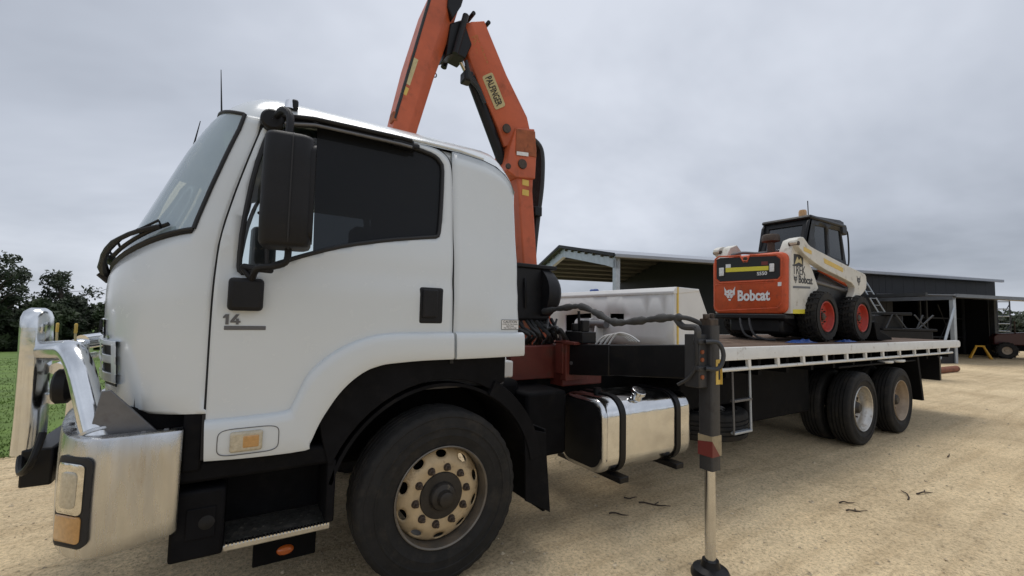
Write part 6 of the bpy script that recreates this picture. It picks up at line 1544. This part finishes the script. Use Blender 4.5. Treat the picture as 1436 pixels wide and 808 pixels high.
# twigs lying on the sand
TWL = [' dark twig on the sand below the front end of the fuel tank', ' dark twig on the sand between fuel tank and outrigger foot', ' short twig on the sand right under the fuel tank', ' tiny twig on the sand behind the front mud flap',
       ' long dark twig on the open sand beyond the rear wheels', ' dark twig on the open sand beyond the rear wheels', ' thin twig on the sand out from the rear wheels', ' dark twig on the open sand well out from the rear wheels', ' twig on the sand beyond the tray end',
       ' twig on the sand beside the outrigger foot', ' twig on the sand beside the spare wheel', ' tiny twig on the sand under the fuel tank', ' long twig lying furthest out on the open sand', ' small twig on bare sand well away from the truck']
random.seed(31)
for i, tw in enumerate([(868, 724, 0.16), (918, 710, 0.26), (884, 700, 0.12), None, (1268, 693, 0.26), (1297, 691, 0.2), (1188, 706, 0.14), (1202, 718, 0.18), (1330, 640, 0.2)]):
    if tw is None: continue
    u, v, L = tw
    c = onZ(u, v, 0.0); a = random.uniform(-0.8, 0.8); d = Vector((math.cos(a), math.sin(a), 0)); n_ = Vector((-d.y, d.x, 0)); z = slope(c.x, c.y)+relief(c.x, c.y)+0.008
    pts = [Vector((c.x, c.y, z))+d*(L*(t-0.5))+n_*(L*0.12*math.sin(t*3+i))+Vector((0, 0, 0.006*math.sin(t*7+i))) for t in [k/6 for k in range(7)]]
    m = MB().tube(pts, 0.008, 6, radii=[0.007, 0.007, 0.006, 0.006, 0.005, 0.004, 0.002])
    if i % 2: m.tube([pts[3], pts[3]+n_*L*0.22+d*L*0.2], 0.005, 5)
    tag(m.build('twig', 'twig'), ('forked' if i % 2 else 'straight')+TWL[i], 'twig', 'twigs scattered on the sand')

# ------------------------------------------------------------------ trees
def tree(name, label, base, H, rx, seed, leafm, sparse=1.0, clumps=26, lpc=170, low=0.35, group='trees along the paddock edge', leaf=0.16):
    rnd = random.Random(seed)
    t = thing(name, label, 'tree', group=group)
    m = MB(); tips = []
    lean = Vector((rnd.uniform(-.06, .06), rnd.uniform(-.06, .06), 0))
    trunk = [base+Vector((0, 0, -0.3))]+[base+lean*(H*k/6)*k/6+Vector((rnd.uniform(-.05, .05)*H*.1, rnd.uniform(-.05, .05)*H*.1, H*0.78*k/6)) for k in range(1, 7)]
    r0 = 0.028*H+0.05
    m.tube(trunk, r0, 8, radii=[r0*1.3, r0, r0*.85, r0*.7, r0*.52, r0*.35, r0*.15])
    for k in range(clumps):
        f = low+(0.98-low)*rnd.random(); a = rnd.random()*2*PI
        w = math.sin(PI*min(1, max(0.08, (f-low+0.12)/(1.12-low))))**0.6
        rr = rx*w*math.sqrt(rnd.random())
        c = base+lean*(H*f)+Vector((math.cos(a)*rr, math.sin(a)*rr, H*f))
        j = min(6, max(1, int(f/0.78*6*0.75)))
        st_ = trunk[j]; mid = st_.lerp(c, 0.5)+Vector((0, 0, 0.04*H))
        m.tube([st_, mid, c], 0.03, 5, radii=[r0*0.3, r0*0.18, r0*0.06])
        tips.append((c, rx*rnd.uniform(0.22, 0.38)))
    m.build('trunk', 'bark', t)
    lv, lf = [], []
    for (c, cr_) in tips:
        for q in range(int(lpc*sparse)):
            d = Vector((rnd.gauss(0, 1), rnd.gauss(0, 1), rnd.gauss(0, 0.75))); d = d.normalized()*(cr_*rnd.random()**0.45); p = c+d
            s = leaf*rnd.uniform(0.6, 1.4); a1 = Vector((rnd.gauss(0, 1), rnd.gauss(0, 1), rnd.gauss(0, 1))).normalized(); a2 = a1.orthogonal().normalized()
            k = len(lv); lv += [p-a1*s, p+a2*s*0.45, p+a1*s, p-a2*s*0.45]; lf.append((k, k+1, k+2, k+3))
    me = bpy.data.meshes.new('crown'); me.from_pydata([tuple(v) for v in lv], [], lf); mkobj('crown', me, leafm, t, smooth=False)
    rebase(t, base); return t
def tbase(u, dist):
    q = atD(u, 470, dist); return Vector((q.x, q.y, slope(q.x, q.y)-0.05))
tree('paddock_tree', 'tall open tree with thin crown at the paddock edge', tbase(-14, 56), 8.7, 2.3, 3, 'leaf_dark', 0.5, 30, 170, 0.3)
tree('paddock_tree', 'round-topped tree with gaps in its crown above the hedge', tbase(82, 58), 7.1, 2.4, 11, 'leaf_dark', 0.55, 34, 170, 0.3)
tree('paddock_tree', 'low leafy tree at the hedge end next to the cab', tbase(152, 57), 4.9, 2.0, 5, 'leaf_mid', 0.9, 26, 170, 0.2)
tree('paddock_tree', 'broad dark tree behind the hedge hidden by the cab', tbase(250, 60), 7.0, 3.2, 8, 'leaf_dark', 0.8, 26, 150, 0.25)
tree('paddock_tree', 'tall dark tree standing furthest along the hedge', tbase(-110, 60), 8.5, 3.4, 9, 'leaf_dark', 0.8, 30, 150, 0.25)
hl_ = ['dense dark hedge shrub under the tall open tree', 'dark hedge shrub between the tall open tree and the bull bar', 'dark hedge shrub behind the top of the bull bar upright', 'dense dark hedge shrub under the round-topped tree', 'dark hedge shrub behind the two yellow marker poles', 'rounded hedge shrub at the foot of the low leafy tree', 'dark hedge shrub next to the cab badge', 'dark hedge shrub just behind the cab nose', 'dark hedge shrub at the foot of the broad dark tree', 'dark hedge shrub between the tall open tree and the tall far tree', 'dark hedge shrub at the foot of the tall far tree']
for i, u in enumerate((-30, 6, 36, 64, 96, 126, 158, 200, 250, -70, -110)):
    tree('hedge_shrub', hl_[i] if i < len(hl_) else 'dense dark shrub in the hedge hidden behind the cab', tbase(u, 55+(i % 3)*1.5), 4.3+0.5*math.sin(i*2.1), 1.9, 40+i, 'leaf_dark' if i % 3 else 'leaf_mid', 1.0, 30, 190, 0.04, 'hedge shrubs along the paddock', 0.2)
for i, (u, d, H) in enumerate(((1408, 78, 2.5), (1424, 74, 3.0), (1446, 76, 3.3), (1470, 74, 3.6))):
    tree('far_tree', ['dark bushy tree behind the scaffold tower', 'dark bushy tree beyond the tractor bonnet', 'taller bushy tree beyond the tractor seat', 'tallest bushy tree beyond the lean-to'][i], tbase(u, d), H, 3.0, 70+i, 'leaf_dark', 1.0, 22, 150, 0.08, 'trees beyond the shed', 0.24)
# power line over the hedge, from a pole behind the cab to one further along
pl = thing('power_line', 'thin overhead wire on timber poles above the hedge', 'power line')
a, b = atD(330, 330, 46.0), atD(-260, 430, 60.0)
for q in (a, b):
    MB().tube([Vector((q.x, q.y, slope(q.x, q.y)-0.3)), Vector((q.x, q.y, q.z+0.3))], 0.13, 10, radii=[0.16, 0.11]).build('pole', 'bark', pl)
w_a, w_b = atD(160, 401.5, 48.5), atD(100, 409, 50.5)
MB().tube(smoothpoly([tuple(a), tuple(w_a), tuple(w_b), tuple(b)], 6), 0.016, 5).build('wire', 'black_plastic', pl)
rebase(pl, Vector((a.x, a.y, slope(a.x, a.y))))
